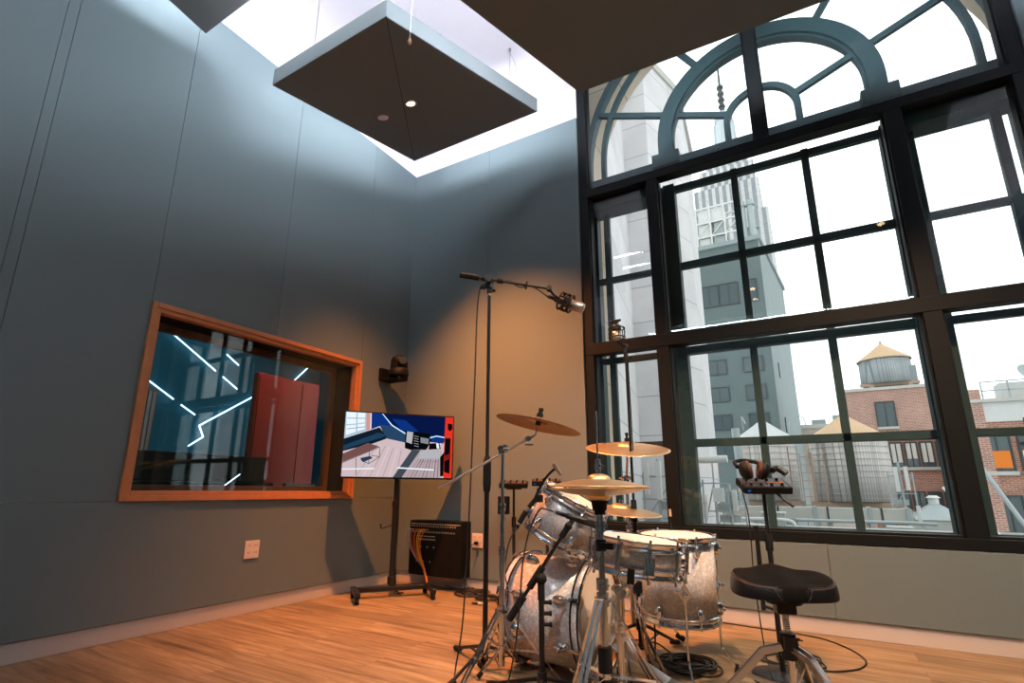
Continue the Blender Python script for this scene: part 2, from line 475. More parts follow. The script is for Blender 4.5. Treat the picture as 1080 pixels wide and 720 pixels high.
# window wall
b = MB()
yw0, yw1 = .03, .24
b.bx(-.05, WX0-.02, yw0, yw1, 0, ZC); b.bx(WX1+.02, XR, yw0, yw1, 0, ZC); b.bx(WX0-.02, WX1+.02, yw0, yw1, 0, WZ0)
wb = struct(b.build('wall_back', 'white', origin=(0, 0, 0)))
def bpanel(x0, x1, z0, z1):
    g = .0012
    return MB().bx(x0+g, x1-g, -.02, .03, z0+g, z1-g).build('fabric_panel', 'fabric', wb, bevel=.0016)
bpanel(-.02, 1.0, BT, ZT); bpanel(1.0, WX0-.01, BT, ZT)
bpanel(WX0-.01, 3.6, BT, WZ0-.004); bpanel(3.6, WX1+.01, BT, WZ0-.004); bpanel(WX1+.01, XR, BT, ZT)
b = MB().bx(-.012, XR, -.006, .03, 0, BT-.002); struct(b.build('baseboard_back', 'base', bevel=.003))
b = MB().bx(XR, XR+.3, YF-.3, .3, 0, ZC); struct(b.build('wall_right', 'fabric'))
b = MB().bx(-.35, XR+.3, YF-.3, YF, 0, ZC); struct(b.build('wall_front', 'fabric'))

# inner black window
w1 = struct(bpy.data.objects.new('window_1', None)); col.objects.link(w1); w1.location = (3.53, .06, WZ0)
def wpart(name, m, x0, x1, y0, y1, z0, z1, parent, org, bevel=.003):
    return MB().bx(x0-org[0], x1-org[0], y0-org[1], y1-org[1], z0-org[2], z1-org[2]).build(name, m, parent, bevel=bevel)
O1 = w1.location
yi0, yi1 = .0, .10
ZW = 5.6
mul = [(WX0-.012, 2.072), (2.61, 2.70), (4.305, 4.405), (4.985, WX1+.01)]
for i, (x0, x1) in enumerate(mul):
    zt = ZW if i in (0, 3) else 3.54
    wpart('jamb' if i in (0, 3) else 'mullion', 'blackmetal', x0, x1, yi0, yi1, WZ0, zt, w1, O1)
    wpart('jamb_bead' if i in (0, 3) else 'mullion_bead', 'blackmetal', x0-(.012 if i else 0), x1+(.012 if i < 3 else 0), yi0+.03, yi1+.01, WZ0+.05, zt-.03, w1, O1)
wpart('mullion', 'blackmetal', 3.487, 3.573, yi0, yi1, 3.58, ZW, w1, O1)
wpart('mullion_bead', 'blackmetal', 3.472, 3.588, yi0+.03, yi1+.01, 3.6, ZW, w1, O1)
for nm, z0, z1 in (('sill', WZ0, .615), ('rail', 2.005, 2.105), ('transom', 3.52, 3.60)):
    wpart(nm, 'blackmetal', 2.0, WX1, yi0-(.012 if nm == 'sill' else .004), yi1, z0, z1, w1, O1)
    wpart(nm+'_bead', 'blackmetal', 2.02, WX1-.02, yi0+.03, yi1+.01, z0+.004, z1+.015 if nm != 'transom' else z1+.012, w1, O1)
for x0, x1 in zip([2.072, 2.70, 4.405], [2.61, 4.305, 4.985]):
    for z0, z1 in ((.615, 2.005), (2.105, 3.52)):
        wpart('pane', 'glass', x0-.01, x1+.01, .06, .066, z0-.01, z1+.01, w1, O1, 0)
for x0, x1 in ((2.072, 3.487), (3.573, 4.985)):
    wpart('pane', 'glass', x0-.01, x1+.01, .06, .066, 3.59, ZW, w1, O1, 0)
# slim locking stay on the head of the middle light
# outer arched sash window
w2 = struct(bpy.data.objects.new('window_2', None)); col.objects.link(w2); w2.location = (3.552, .28, .5)
O2 = w2.location; AC = 3.552; yo0, yo1 = .25, .30; ZA = 4.0
def op(name, x0, x1, z0, z1, y0=yo0, y1=yo1, m='teal'):
    return wpart(name, m, x0, x1, y0, y1, z0, z1, w2, O2, .004)
for s in (-1, 1):
    op('muntin', AC+s*.262-.026, AC+s*.262+.026, .6, 3.56)
    op('sash_stile', AC+s*.80-.05, AC+s*.80+.05, .56, 3.56, .22, .33)
    op('sash_stile', AC+s*.90-.045, AC+s*.90+.045, .56, 3.56, .24, .34)
    op('muntin', AC+s*1.395-.028, AC+s*1.395+.028, .56, 3.56)
    op('jamb', AC+s*1.515-.03, AC+s*1.515+.03, .5, 3.56, .25, .36)
    op('head_beam', AC+s*1.22-.36, AC+s*1.22+.36, 3.44, 3.54, .13, .34)
    op('corbel', AC+s*.80-.12, AC+s*.80+.12, 3.76, 3.885, .20, .36)
op('sash_rail', AC-.85, AC+.85, 1.975, 2.04, .24, .31)
op('sash_rail', AC-.85, AC+.85, 1.215, 1.275)
op('sash_rail', AC-.85, AC+.85, 2.74, 2.80)
op('sash_rail', AC-1.5, AC+1.5, .55, .63)
op('sash_rail', AC-.85, AC+.85, 3.49, 3.55)
for s in (-1, 1):
    for z in (1.245, 2.0, 2.77):
        op('sash_rail', AC+s*1.17-.32, AC+s*1.17+.32, z-.026, z+.026)
op('springing_rail', AC-1.55, AC+1.55, 3.74, 3.835, .24, .34)
def arcp(name, r0, r1, y0, y1, m='teal', foot=3.76, parent=w2, org=O2):
    b = MB().arc(r0, r1, y0, y1, 0, PI, (AC, ZA))
    for s in (-1, 1):
        b.bx(AC+s*(r0+r1)/2-(r1-r0)/2, AC+s*(r0+r1)/2+(r1-r0)/2, y0, y1, foot, ZA)
    for i, p in enumerate(b.v): b.v[i] = tuple(V(p)-org)
    return fixn(b.build(name, m, parent))
arcp('arch_muntin', .245, .295, .25, .30)
arcp('arch_rib', .74, .86, .22, .36)
arcp('arch_rib_bead', .72, .74, .25, .30)
arcp('arch_muntin', 1.375, 1.42, .25, .30)
arcp('arch_frame', 1.525, 1.585, .24, .33)
for a in (22, 57, 90, 123, 158):
    d = V((math.cos(R(a)), 0, math.sin(R(a)))); c = V((AC, .275, ZA))
    MB().beam(c+d*(.29 if a in (22, 158) else .85)-O2, c+d*1.54-O2, .05, .04, (0, 1, 0)).build('radial_muntin', 'teal', w2)
# outer panes: one sheet per sash opening
for x0, x1 in ((AC-1.5, AC-.95), (AC-.75, AC+.75), (AC+.95, AC+1.5)):
    for z0, z1 in ((.62, 1.985), (2.03, 3.51)):
        wpart('pane', 'glass', x0, x1, .272, .278, z0, z1, w2, O2, 0)
b = MB()
pts = [(AC+1.5*math.cos(PI*i/40), ZA+1.5*math.sin(PI*i/40)) for i in range(41)]+[(AC-1.5, 3.6), (AC+1.5, 3.6)]
b.prism([(x-O2.x, z-O2.z) for x, z in pts], -.003, .003, Matrix.Rotation(R(90), 4, 'X'))
b.build('pane', 'glass', w2)
# limestone wall with the arched opening
b = MB()
y0, y1 = .36, .66; ro = 1.60; AC2 = AC; AC = AC2+.05
b.bx(-.6, AC-ro, y0, y1, -8, ZA); b.bx(AC+ro, 8, y0, y1, -8, ZA); b.bx(AC-ro, AC+ro, y0, y1+.1, -8, .5)
n = 30
for i in range(n):
    t0 = PI*i/n; t1 = PI*(i+1)/n
    q = [(AC+ro*math.cos(t), ZA+ro*math.sin(t)) for t in (t0, t1)]
    q2 = [(x, 7.5) for x, z in reversed(q)]
    vs = [(x, y, z) for y in (y0, y1) for x, z in q+q2]
    b.add(vs, [(0, 1, 2, 3), (7, 6, 5, 4), (0, 4, 5, 1), (1, 5, 6, 2), (2, 6, 7, 3), (3, 7, 4, 0)])
b.bx(-.6, AC-ro, y0, y1, ZA, 7.5); b.bx(AC+ro, 8, y0, y1, ZA, 7.5)
struct(fixn(b.build('trim_1', 'limestone', origin=(0, 0, 0)))); AC = AC2
# packing between the two frames
b = MB()
b.bx(WX0-.3, WX0-.02, .24, .36, 0, 5.7); b.bx(WX1+.02, WX1+.3, .24, .36, 0, 5.7); b.bx(WX0-.3, WX1+.3, .24, .36, 0, .5)
b.bx(WX0-.02, WX1+.02, .10, .36, .5, .545)
struct(b.build('trim_2', 'blackmetal'))

# control room window
w3 = struct(bpy.data.objects.new('window_3', None)); col.objects.link(w3); w3.location = (0, (CY0+CY1)/2, CZ0); O3 = w3.location
def cframe(name, m, x0, x1, ins0, ins1, bevel=.003):
    y0, y1, z0, z1 = CY0+ins0, CY1-ins0, CZ0+ins0, CZ1-ins0
    t = ins1-ins0
    for (a, b_, c, d) in ((y0, y0+t, z0, z1), (y1-t, y1, z0, z1), (y0+t, y1-t, z0, z0+t), (y0+t, y1-t, z1-t, z1)):
        wpart(name, m, x0, x1, a, b_, c, d, w3, O3, bevel)
cframe('frame', 'orange_wood', -.06, .022, 0, .034)
cframe('inner_frame', 'orange_wood', -.06, .008, .034, .062)
cframe('reveal', 'black', -.30, -.055, .03, .05, 0)
cframe('rear_stop', 'brown_wood', -.33, -.27, .05, .10)
wpart('pane', 'glassc', -.052, -.042, CY0+.05, CY1-.05, CZ0+.05, CZ1-.05, w3, O3, 0)
wpart('pane', 'glassc', -.315, -.305, CY0+.09, CY1-.09, CZ0+.09, CZ1-.09, w3, O3, 0)

# control room shell (a smaller room behind the glass)
b = MB()
kx0, kx1, ky0, ky1, kz = -4.25, -.33, -4.6, 2.4, 3.5
b.bx(kx0-.1, kx0, ky0, ky1, 0, kz); b.bx(kx0, kx1, ky0-.1, ky0, 0, kz); b.bx(kx0, kx1, ky1, ky1+.1, 0, kz)
struct(b.build('wall_west', 'bluewall'))
struct(MB().bx(kx0-.1, kx1, ky0-.1, ky1+.1, kz, kz+.1).build('ceiling_control', 'bluewall'))
struct(MB().bx(kx0-.1, -.35, ky0-.1, ky1+.1, -.12, 0).build('floor_control', 'floor', origin=(0, 0, 0)))
def box_room(name, m, x0, x1, y0, y1, z0, z1, label, cat, group=None, bevel=.004):
    return tag(MB().bx(x0, x1, y0, y1, z0, z1).build(name, m, bevel=bevel), label, cat, group)

# things in the control room
ct = thing('speaker_soffit', 'tall red lacquered speaker cabinet seen through the control room window', 'cabinet', (-1.95, .0, 0))
MB().bx(.22, .30, -.62, .24, 0, 2.14).build('cabinet_body', 'red', ct, bevel=.01)
MB().bx(.301, .315, -.60, -.03, .2, 2.10).build('front_panel', 'red', ct, bevel=.004)
MB().bx(.301, .315, -.02, .23, .2, 2.10).build('front_panel', 'red', ct, bevel=.004)
ck = thing('mixing_desk', 'long black mixing desk in the dark control room', 'mixing desk', (-1.35, -1.55, 0))
MB().prism([(-.45, .74), (.35, .74), (.35, .92), (-.05, .92), (-.45, .80)], -.8, .72, Matrix.Rotation(R(90), 4, 'X')).build('desk_body', 'black', ck, bevel=.01)
MB().bx(.12, .34, -.75, .7, .921, 1.16).build('meter_bridge', 'satin', ck, bevel=.008)
for y in (-.68, .7): MB().bx(-.4, .3, y-.04, y+.04, 0, .74).build('leg', 'black', ck)
sh = thing('slatted_wall_panel', 'pale pinkish slatted wood panel upright in the control room', 'wall panel', (-3.2, -1.06, 0))
for i in range(6): MB().bx(-.02, .03, -.14+i*.05, -.105+i*.05, .9, 2.0).build('slat', 'pinkslat', sh)
MB().bx(-.05, -.02, -.16, .18, 0, 2.05).build('backing', 'brown_wood', sh)
ml = thing('task_lamp', 'small chrome desk lamp just behind the control room glass', 'lamp', (-.75, -.62, .80))
MB().cyl((0, -.16, .09), (0, .15, .1), .018, .014).build('lamp_head', 'chrome', ml)
MB().cyl((0, -.2, .09), (0, -.1, .09), .03, .03).build('lamp_shade', 'steel', ml)
MB().cyl((0, .12, 0), (0, .12, .1), .008).build('stem', 'chrome', ml)
MB().cyl((0, .12, -.8), (0, .12, 0), .03).build('base', 'black', ml)
tubes = [  # slanted ones are glass reflections built as glowing bars; the zigzag is a tube
 ([(.112, 1.459), (.308, 1.61), (.226, 1.769), (1.071, 2.357)], 'white zigzag light tube low on the blue control room wall'),
 ([(1.802, 2.756), (2.058, 3.034)], 'short light tube rising from behind the red cabinet'),
 ([(-.609, 3.201), (.357, 2.632)], 'longest slanted glowing bar for a glass reflection, at the upper left of the control room window'),
 ([(.484, 2.563), (.743, 2.412)], 'short slanted glowing bar for a glass reflection in line with the end of the longest one'),
 ([(-.07, 3.183), (.247, 3.03)], 'slanted glowing bar for a glass reflection highest in the control room window, under its top frame'),
 ([(.498, 2.93), (.718, 2.799)], 'short slanted glowing bar for a glass reflection in line with the highest one, nearer the red cabinet'),
 ([(-.594, 2.332), (-.194, 2.103)], 'slanted glowing bar for a glass reflection touching the left frame of the control room window'),
 ([(-.078, 2.038), (.14, 1.921)], 'short slanted glowing bar for a glass reflection just above the bend of the zigzag tube'),
]
for p, lb in tubes:
    b = MB()
    for (y0, z0), (y1, z1) in zip(p[:-1], p[1:]):
        b.cyl((kx0+.05, y0, z0), (kx0+.05, y1, z1), .010, n=8)
    tag(b.build('led_tube_or_reflection', 'led'), lb, 'light tube', 'light tubes in the control room')
tag(MB().cyl((-.70, -1.515, .833), (-.70, -1.316, .985), .004, n=8).build('led_tube_or_reflection', 'led'), 'short thin glowing rod for a reflection, low behind the control room glass, near its sill', 'light tube', 'light tubes in the control room')  # a reflection in the glass, built as a glowing rod

# ------------------------------------------------------------------ ceiling clouds
def slab(name, m, bot, th, parent, org):
    """panel between a bottom outline and the same outline raised by th"""
    n = len(bot)
    vs = [V(p)-org for p in bot]+[V(p)-org+V((0, 0, th)) for p in bot]
    fs = [tuple(range(n)), tuple(range(2*n-1, n-1, -1))]+[(i, n+i, n+(i+1) % n, (i+1) % n) for i in range(n)]
    return fixn(MB().add(vs, fs).build(name, m, parent, bevel=.006))
def cloud(bot, th, label, seam=None):
    c = sum((V(p) for p in bot), V())/len(bot)
    t = thing('acoustic_cloud', label, 'ceiling panel', c, group=None)
    slab('panel', 'cloudfab', bot, th, t, c)
    # LED strip lying on top, set in from the rim
    b = MB(); n = len(bot)
    for i in range(n):
        p = V(bot[i]).lerp(c, .07)-c+V((0, 0, th+.012)); q = V(bot[(i+1) % n]).lerp(c, .07)-c+V((0, 0, th+.012))
        b.beam(p, q, .012, .012)
    b.build('led_strip', 'ledcove', t)
    return t, c
def plane_z(bot, x, y):
    a, b_, c = V(bot[0]), V(bot[1]), V(bot[2]); n = (b_-a).cross(c-a)
    return a.z-(n.x*(x-a.x)+n.y*(y-a.y))/n.z
C1 = [(.482, -2.215, 3.743), (.369, -.493, 4.205), (1.807, -.497, 4.204), (1.602, -2.223, 3.741)]
t1, c1 = cloud(C1, .14, 'square grey acoustic ceiling panel hung in the corner, with a lit downlight')
def downlight(t, c, x, y, z, nrm):
    q = rot_from_z(-nrm); T = Matrix.Translation(V((x, y, z))-c) @ q.to_matrix().to_4x4()
    dl = MB().lathe([(.032, .002), (.034, .006), (.05, .006), (.052, .0), (.05, -.002)], T, 24).build('downlight', 'steel', t)
    MB().lathe([(.0001, .003), (.033, .003)], T, 20).build('lens', 'lampglow', dl)
n1 = (V(C1[1])-V(C1[0])).cross(V(C1[3])-V(C1[0])).normalized()
if n1.z < 0: n1 = -n1
downlight(t1, c1, 1.063, -1.362, plane_z(C1, 1.063, -1.362)-.001, n1)
T = Matrix.Translation(V((.745, -1.347, plane_z(C1, .745, -1.347)-.001))-c1) @ rot_from_z(-n1).to_matrix().to_4x4()
MB().lathe([(.0001, .004), (.042, .004), (.046, 0)], T, 24).build('speaker_disc', 'white', t1)
# crease across the underside, corner to corner
MB().beam(V((1.602, -2.223, 3.7415))-c1, V((.369, -.493, 4.2055))-c1, .004, .002).build('seam', 'black', t1)
for x, y in ((.62, -2.0), (.55, -.70), (1.62, -.68), (1.45, -2.05)):
    z = plane_z(C1, x, y)+.14
    b = MB().cyl(V((x, y, z))-c1, V((x, y, ZC))-c1, .003, n=6)
    b.cyl(V((x, y, z))-c1, V((x, y, z+.03))-c1, .01, n=10)
    b.cyl(V((x, y, ZC-.03))-c1, V((x, y, ZC))-c1, .012, n=10)
    if x > 1.6: b.tube([V((x, y, ZC-.05))-c1, V((x+.05, y+.02, ZC-.2))-c1, V((x+.075, y+.03, z))-c1], .0022, 6)
    b.build('suspension_wire', 'steel', t1)
C2 = [(.17, -4.6, 4.02), (.196, -2.581, 4.02), (1.9, -2.59, 4.02), (1.9, -4.6, 4.02)]
C2 = [(.36, -3.6, 4.02), (.196, -2.581, 4.02), (1.9, -2.59, 4.02), (1.9, -3.6, 4.02)]
t2, c2 = cloud(C2, .14, 'grey acoustic ceiling panel whose corner alone shows over the left wall')
C3 = [(2.02, -3.35, 3.245), (2.33, -.816, 3.93), (4.9, -.70, 3.96), (4.9, -3.35, 3.25)]
C3[3] = (4.9, -3.35, plane_z([C3[0], C3[1], C3[2]], 4.9, -3.35))
t3, c3 = cloud(C3, .16, 'largest grey acoustic ceiling panel sloping up towards the arched window')
n3 = (V(C3[1])-V(C3[0])).cross(V(C3[2])-V(C3[0])).normalized()
if n3.z < 0: n3 = -n3
for x, y in ((3.2, -2.75), (4.5, -2.0)): downlight(t3, c3, x, y, plane_z(C3, x, y)-.001, n3)
# cord with a small bulb-shaped end
cz = 3.5; cp = V((1.77, -2.178, cz))
pc = thing('pull_cord', 'white cord with a small wooden bulb hanging before the corner ceiling panel', 'cord', cp)
MB().cyl((0, 0, .03), (0, 0, ZC-cz), .0025, n=6).build('cord', 'label_white', pc)
MB().lathe([(.001, -.02), (.01, -.014), (.013, -.002), (.009, .014), (.004, .03), (.001, .034)], None, 14).build('bulb', 'conebeige', pc)

# LED strips standing on the fabric panels, light washing the white wall above
def led_bar(x0, x1, y0, y1, label):
    t = thing('led_strip', label, 'light strip', ((x0+x1)/2, (y0+y1)/2, ZT))
    hx, hy = (x1-x0)/2, (y1-y0)/2
    MB().bx(-hx, hx, -hy, hy, .0, .006).build('channel', 'steel', t)
    MB().bx(-hx*.7 if hx < hy else -hx, hx*.7 if hx < hy else hx, -hy if hx < hy else -hy*.7, hy if hx < hy else hy*.7, .006, .012).build('diffuser', 'ledcove', t)
led_bar(-.045, -.02, YF+.1, -.05, 'light strip along the top of the fabric on the left wall')
led_bar(-.02, WX0-.04, .0, .025, 'light strip along the top of the fabric on the window wall')

led_bar(XR-.09, XR-.05, -7.2, -2.0, 'added unseen light strip along the right-hand wall')  # added out of view to accompany the right-hand fill
led_bar(.7, 5.7, YF+.05, YF+.09, 'added unseen light strip along the wall facing the window')  # added out of view to accompany the front fill
# ------------------------------------------------------------------ lights
def area(name, loc, sx, sy, d, power, c):
    l = bpy.data.lights.new(name, 'AREA'); l.shape = 'RECTANGLE'; l.size = sx; l.size_y = sy; l.energy = power; l.color = c
    o = bpy.data.objects.new(name, l); col.objects.link(o); o.location = loc
    o.rotation_mode = 'QUATERNION'; o.rotation_quaternion = V((0, 0, -1)).rotation_difference(V(d).normalized())
    return o
COOL = (.88, .91, 1.0)
area('cove_light_left', (-.033, -3.7, ZT+.016), .02, 7.3, (.0, 0, 1), 5, COOL)
area('cove_light_back', (.95, .012, ZT+.016), 1.9, .02, (0, .0, 1), 1.8, COOL)
for C, cc, th, w in ((C1, c1, .14, 1.0), (C2, c2, .14, 1.0), (C3, c3, .16, 1.5)):
    n = len(C)
    for i in range(n):
        p = V(C[i]).lerp(cc, .05); q = V(C[(i+1) % n]).lerp(cc, .05)
        m = (p+q)/2; L_ = (q-p).length; d = (q-p).normalized()
        l = bpy.data.lights.new('cloud_led', 'AREA'); l.shape = 'RECTANGLE'; l.size = L_*.96; l.size_y = .02
        l.energy = 8.5*L_*w; l.color = COOL
        o = bpy.data.objects.new('cloud_led', l); col.objects.link(o)
        out = (m-cc); out.z = 0; out.normalize()
        zdir = -(V((0, 0, 1))+out*5.0).normalized()      # lamp -Z points up and a little outward
        x = d; y = zdir.cross(x).normalized(); zdir = x.cross(y)
        o.matrix_world = Matrix(((x.x, y.x, zdir.x, m.x), (x.y, y.y, zdir.y, m.y), (x.z, y.z, zdir.z, m.z+th+.03), (0, 0, 0, 1)))
def spot(loc, tgt, power, ang, blend, c=(1, .50, .20), r=.03):
    l = bpy.data.lights.new('downlight_or_fill_lamp', 'SPOT'); l.energy = power; l.spot_size = R(ang); l.spot_blend = blend; l.color = c; l.shadow_soft_size = r
    o = bpy.data.objects.new('downlight_or_fill_lamp', l); col.objects.link(o); o.location = loc
    o.rotation_mode = 'QUATERNION'; o.rotation_quaternion = V((0, 0, -1)).rotation_difference((V(tgt)-V(loc)).normalized())
    return o
spot((1.063, -1.362, 3.93), (1.5, -.5, 0), 1350, 86, 1.0, (1, .31, .075))
spot((3.2, -2.75, 3.36), (3.0, -1.5, 0), 150, 100, .8, (1, .80, .62))
spot((2.7, -4.9, 4.78), (2.6, -1.7, .3), 330, 46, .95, (1, .96, .95), .12)  # added fill behind the camera, brightens the drum fronts
spot((4.5, -2.0, 3.57), (3.8, -.8, 0), 640, 94, .9, (1, .60, .33))

area('fill_light_front', (3.2, YF+.1, ZT+.03), 5, .03, (0, .8, 1), 90, (.85, .93, 1))  # cool fill added along the front wall top, out of view
area('fill_light_right', (XR-.06, -4.5, ZT+.03), .03, 5, (-.8, 0, 1), 90, (.85, .93, 1))  # cool fill added on the right wall, out of view
area('control_blue_fill', (-2.6, -1.6, kz-.05), 1.6, 2.4, (-.3, .1, -1), 30, (.15, .75, 1.0))  # unseen blue fill added to lift the control room walls
area('control_warm_fill', (-.9, -.3, kz-.05), .4, .4, (-.8, .1, -1), 26, (1, .75, .65))  # unseen warm fill added to bring out the red cabinet
# ------------------------------------------------------------------ wall fittings
def outlet(loc, rz, label, slots, plug=False, w=.115):
    t = thing('wall_outlet', label, 'outlet', loc, rz, 'wall outlets')
    MB().bx(-w/2, w/2, -.006, 0, -.062, .062).build('plate', 'plate', t, bevel=.003)
    for x, z in slots:
        s = MB().bx(x-.017, x+.017, -.008, -.006, z-.02, z+.02).build('socket', 'plate', t, bevel=.004)
        for dx, h in ((-.007, .006), (.007, .008)): MB().bx(x+dx-.0015, x+dx+.0015, -.0086, -.0079, z-h+.004, z+h+.004).build('slot', 'slot', s)
    if plug:
        p = MB().bx(-.014, .014, -.04, -.008, -.035, -.008).build('plug', 'black', t, bevel=.004)
    return t
sq = [(x, z) for x in (-.027, .027) for z in (-.025, .025)]
outlet((.004, -1.613, .437), R(90), 'double wall outlet on the left wall under the control room window', sq)
outlet((.93, -.022, .428), 0, 'wall outlet with a black plug beside the wall-mounted connector box', sq[:], True)

pz = thing('ptz_camera', 'black dome camera on a bracket high on the left wall', 'camera', (0, -.36, 1.97))
b = MB().bx(.0, .03, -.06, .06, -.05, .05); b.bx(.02, .2, -.05, .05, -.055, -.025); b.build('wall_bracket', 'black', pz, bevel=.006)
MB().lathe([(.001, -.024), (.07, -.024), (.075, -.01), (.07, .03), (.062, .04), (.001, .04)], Matrix.Translation((.15, 0, 0)), 28).build('base', 'black', pz)
yk = MB()
for s in (-1, 1): yk.prism([(-.03, .03), (.03, .03), (.028, .10), (0, .125), (-.028, .10)], s*.058-.008, s*.058+.008, Matrix.Translation((.15, 0, 0)) @ Matrix.Rotation(R(90), 4, 'X'))
yk.bx(.12, .18, -.05, .05, .03, .05); yk.build('yoke', 'black', pz, bevel=.004)
hd = MB().ball((.15, 0, .095), .054, 22).build('camera_head', 'black', pz)
MB().cyl((.19, -.02, .095), (.215, -.033, .09), .03, .027, 20).build('lens', 'darkglass', hd)

pz.scale = (1.3, 1.3, 1.3)
# wall-mounted connector box with loose coloured leads
bxx = thing('connector_box', 'black wall-mounted connector box with coloured cables on the window wall', 'connector box', (.57, -.02, .115))
MB().bx(-.30, .285, -.15, 0, 0, .475).build('body', 'black', bxx, bevel=.006)
MB().bx(-.295, .28, -.156, -.15, .01, .465).build('front_panel', 'black', bxx, bevel=.002)
jack = None
for row, (z, n, x0, st) in enumerate(((.425, 19, -.265, .027), (.375, 18, -.25, .027), (.31, 9, -.18, .022), (.245, 3, -.16, .075), (.12, 3, -.20, .075))):
    for i in range(n):
        if jack is None:
            jack = MB().lathe([(.003, -.0), (.004, .003), (.0075, .003), (.008, 0)], Matrix.Rotation(R(90), 4, 'X'), 12).build('jack', 'silver', bxx)
            o = jack
        else: o = dup(jack, bxx)
        o.location = (x0+i*st, -.156, z)
for z, x0, x1 in ((.443, -.28, .28), (.335, -.2, .0)):
    MB().bx(x0, x1, -.1575, -.156, z, z+.005).build('printed_legend', 'label_white', bxx)
for i, (m, dx) in enumerate((('c_grey', 0), ('c_grey', .02), ('c_red', .035), ('c_orange', .06), ('c_yellow', .085), ('c_yellow', .10), ('c_orange', .12))):
    b = MB().tube([(-.28+dx*1.7, -.157, .395), (-.285+dx*1.6, -.19, .39), (-.28+dx*1.3, -.205, .33), (-.25+dx*.95, -.20, .24), (-.19+dx*.6, -.19, .15), (-.125+dx*.22, -.175, .08), (-.085+dx*.12, -.18, .01), (-.05+dx*.1, -.19, -.055)], .0045, 6)
    tag(b.build('patch_cable', m), '%s patch lead, %s of the bundle hanging from the connector box' % ({'c_grey': 'grey', 'c_red': 'red', 'c_orange': 'orange', 'c_yellow': 'yellow'}[m], ('leftmost', 'second from the left', 'third from the left', 'fourth from the left', 'fifth from the left', 'sixth from the left', 'rightmost')[i]), 'cable', 'leads of the connector box').location += V((.57, -.02, .115))

# ------------------------------------------------------------------ television on its stand
tn = V((.785, -.62, 0)).normalized(); tt = V((.62, .785, 0)).normalized()
tq = Matrix((( tt.x, -tn.x, 0), (tt.y, -tn.y, 0), (0, 0, 1))).to_quaternion()     # local x along the screen, -y towards the room
TVB = V((.46, -.60, 0))
st = thing('tv_stand', 'black rolling television stand in the corner by the control room window', 'stand', TVB, q=tq)
b = MB().bx(-.30, .30, -.005, .045, .05, .088); b.build('crossbar', 'satin', st, bevel=.006)
cas = None
for s in (-1, 1):
    lg = MB().bx(s*.30-.022, s*.30+.022, -.24, .10, .055, .088).build('leg', 'satin', st, bevel=.006)
    for y in (-.21, .07):
        w = MB().cyl((s*.30-.014, y, .03), (s*.30+.014, y, .03), .029, n=18); w.bx(s*.30-.02, s*.30+.02, y-.02, y+.02, .045, .066); w.build('caster', 'rubber', lg)
b = MB().cyl((0, .02, .06), (0, .02, .75), .024); b.cyl((0, .02, .75), (0, .02, 1.3), .019); b.cyl((0, .02, .1), (0, .02, .16), .036); b.cyl((0, .02, .72), (0, .02, .77), .03)
b.build('pole', 'satin', st)
MB().tube([(-.022, .02, .57), (-.09, .02, .55), (-.115, .0, .55), (-.12, -.01, .585)], .007).build('cable_hook', 'satin', st)
MB().bx(-.2, .2, .0, .03, 1.12, 1.38).build('mount_plate', 'satin', st, bevel=.004)
b = MB(); b.tube([(.025, .05, .95), (.035, .055, .6), (.028, .05, .3), (.05, .07, .05), (.12, .1, .01)], .006); b.build('cable', 'cable', st)
tv = thing('television', 'flat television showing a blue control room on a black stand', 'television', TVB+V((0, 0, .955)), q=tq)
HW, HH = .488, .285
MB().bx(-HW, HW, -.04, -.005, 0, 2*HH).build('housing', 'black', tv, bevel=.004)
MB().bx(-.3, .3, -.006, .0, .08, .44).build('rear_cover', 'black', tv, bevel=.01)
# picture: flat shapes lit by the screen, one mesh
cs = dict(white='#dfe6ee', floor='#c4b0b4', floor2='#ab999e', floor3='#d2c0c2', sofa='#0c1c2c', sofa2='#1d3a52', navy='#06143f', blue='#0b2f78', wallb='#24405f', led='#bfe4ff', red='#d8301f', redd='#7a1812', blk='#07080b', grey='#7c7f88', table='#6e4a48', tline='#3a3238', win='#9fc0d0', winl='#dfe9f0', grey2='#3d444f', pink='#c98d84', lgrey='#a9a9b0')
keys = list(cs)
for k in keys: M['tv_'+k] = emit('screen_'+k, cs[k], 1.15)
def un(px, py):
    """picture position on the photographed screen -> screen coordinates"""
    u, v = .5, .5
    tl, tr_, br_, bl = (113, 111), (911, 146), (896, 590), (76, 582)
    for _ in range(25):
        x0 = tl[0]+(bl[0]-tl[0])*v; x1 = tr_[0]+(br_[0]-tr_[0])*v; u = (px-x0)/(x1-x0)
        y0 = tl[1]+(tr_[1]-tl[1])*u; y1 = bl[1]+(br_[1]-bl[1])*u; v = (py-y0)/(y1-y0)
    return min(max(u, 0), 1), min(max(v, 0), 1)
b = MB(); lay = [0]
def pic(k, *pts):
    lay[0] += 1
    b.mat(keys.index(k))
    vs = []
    for p in pts:
        u, v = un(*p); vs.append(((u-.5)*2*(HW-.012), -.0405-lay[0]*.00006, 2*HH-.012-v*(2*HH-.026)))
    b.add(vs, [tuple(range(len(vs)))])
def line(k, w, *pts):
    for (x0, y0), (x1, y1) in zip(pts[:-1], pts[1:]):
        l = math.hypot(x1-x0, y1-y0); nx, ny = -(y1-y0)/l*w/2, (x1-x0)/l*w/2
        pic(k, (x0+nx, y0+ny), (x1+nx, y1+ny), (x1-nx, y1-ny), (x0-nx, y0-ny))
pic('floor', (70, 105), (920, 140), (900, 600), (60, 595))
pic('navy', (290, 110), (920, 140), (915, 330), (540, 330), (350, 215), (290, 240))
pic('blue', (290, 110), (365, 112), (440, 215), (350, 215), (290, 235))
pic('blue', (440, 160), (540, 170), (640, 250), (540, 270))
pic('wallb', (350, 205), (440, 215), (545, 275), (540, 335), (395, 305))
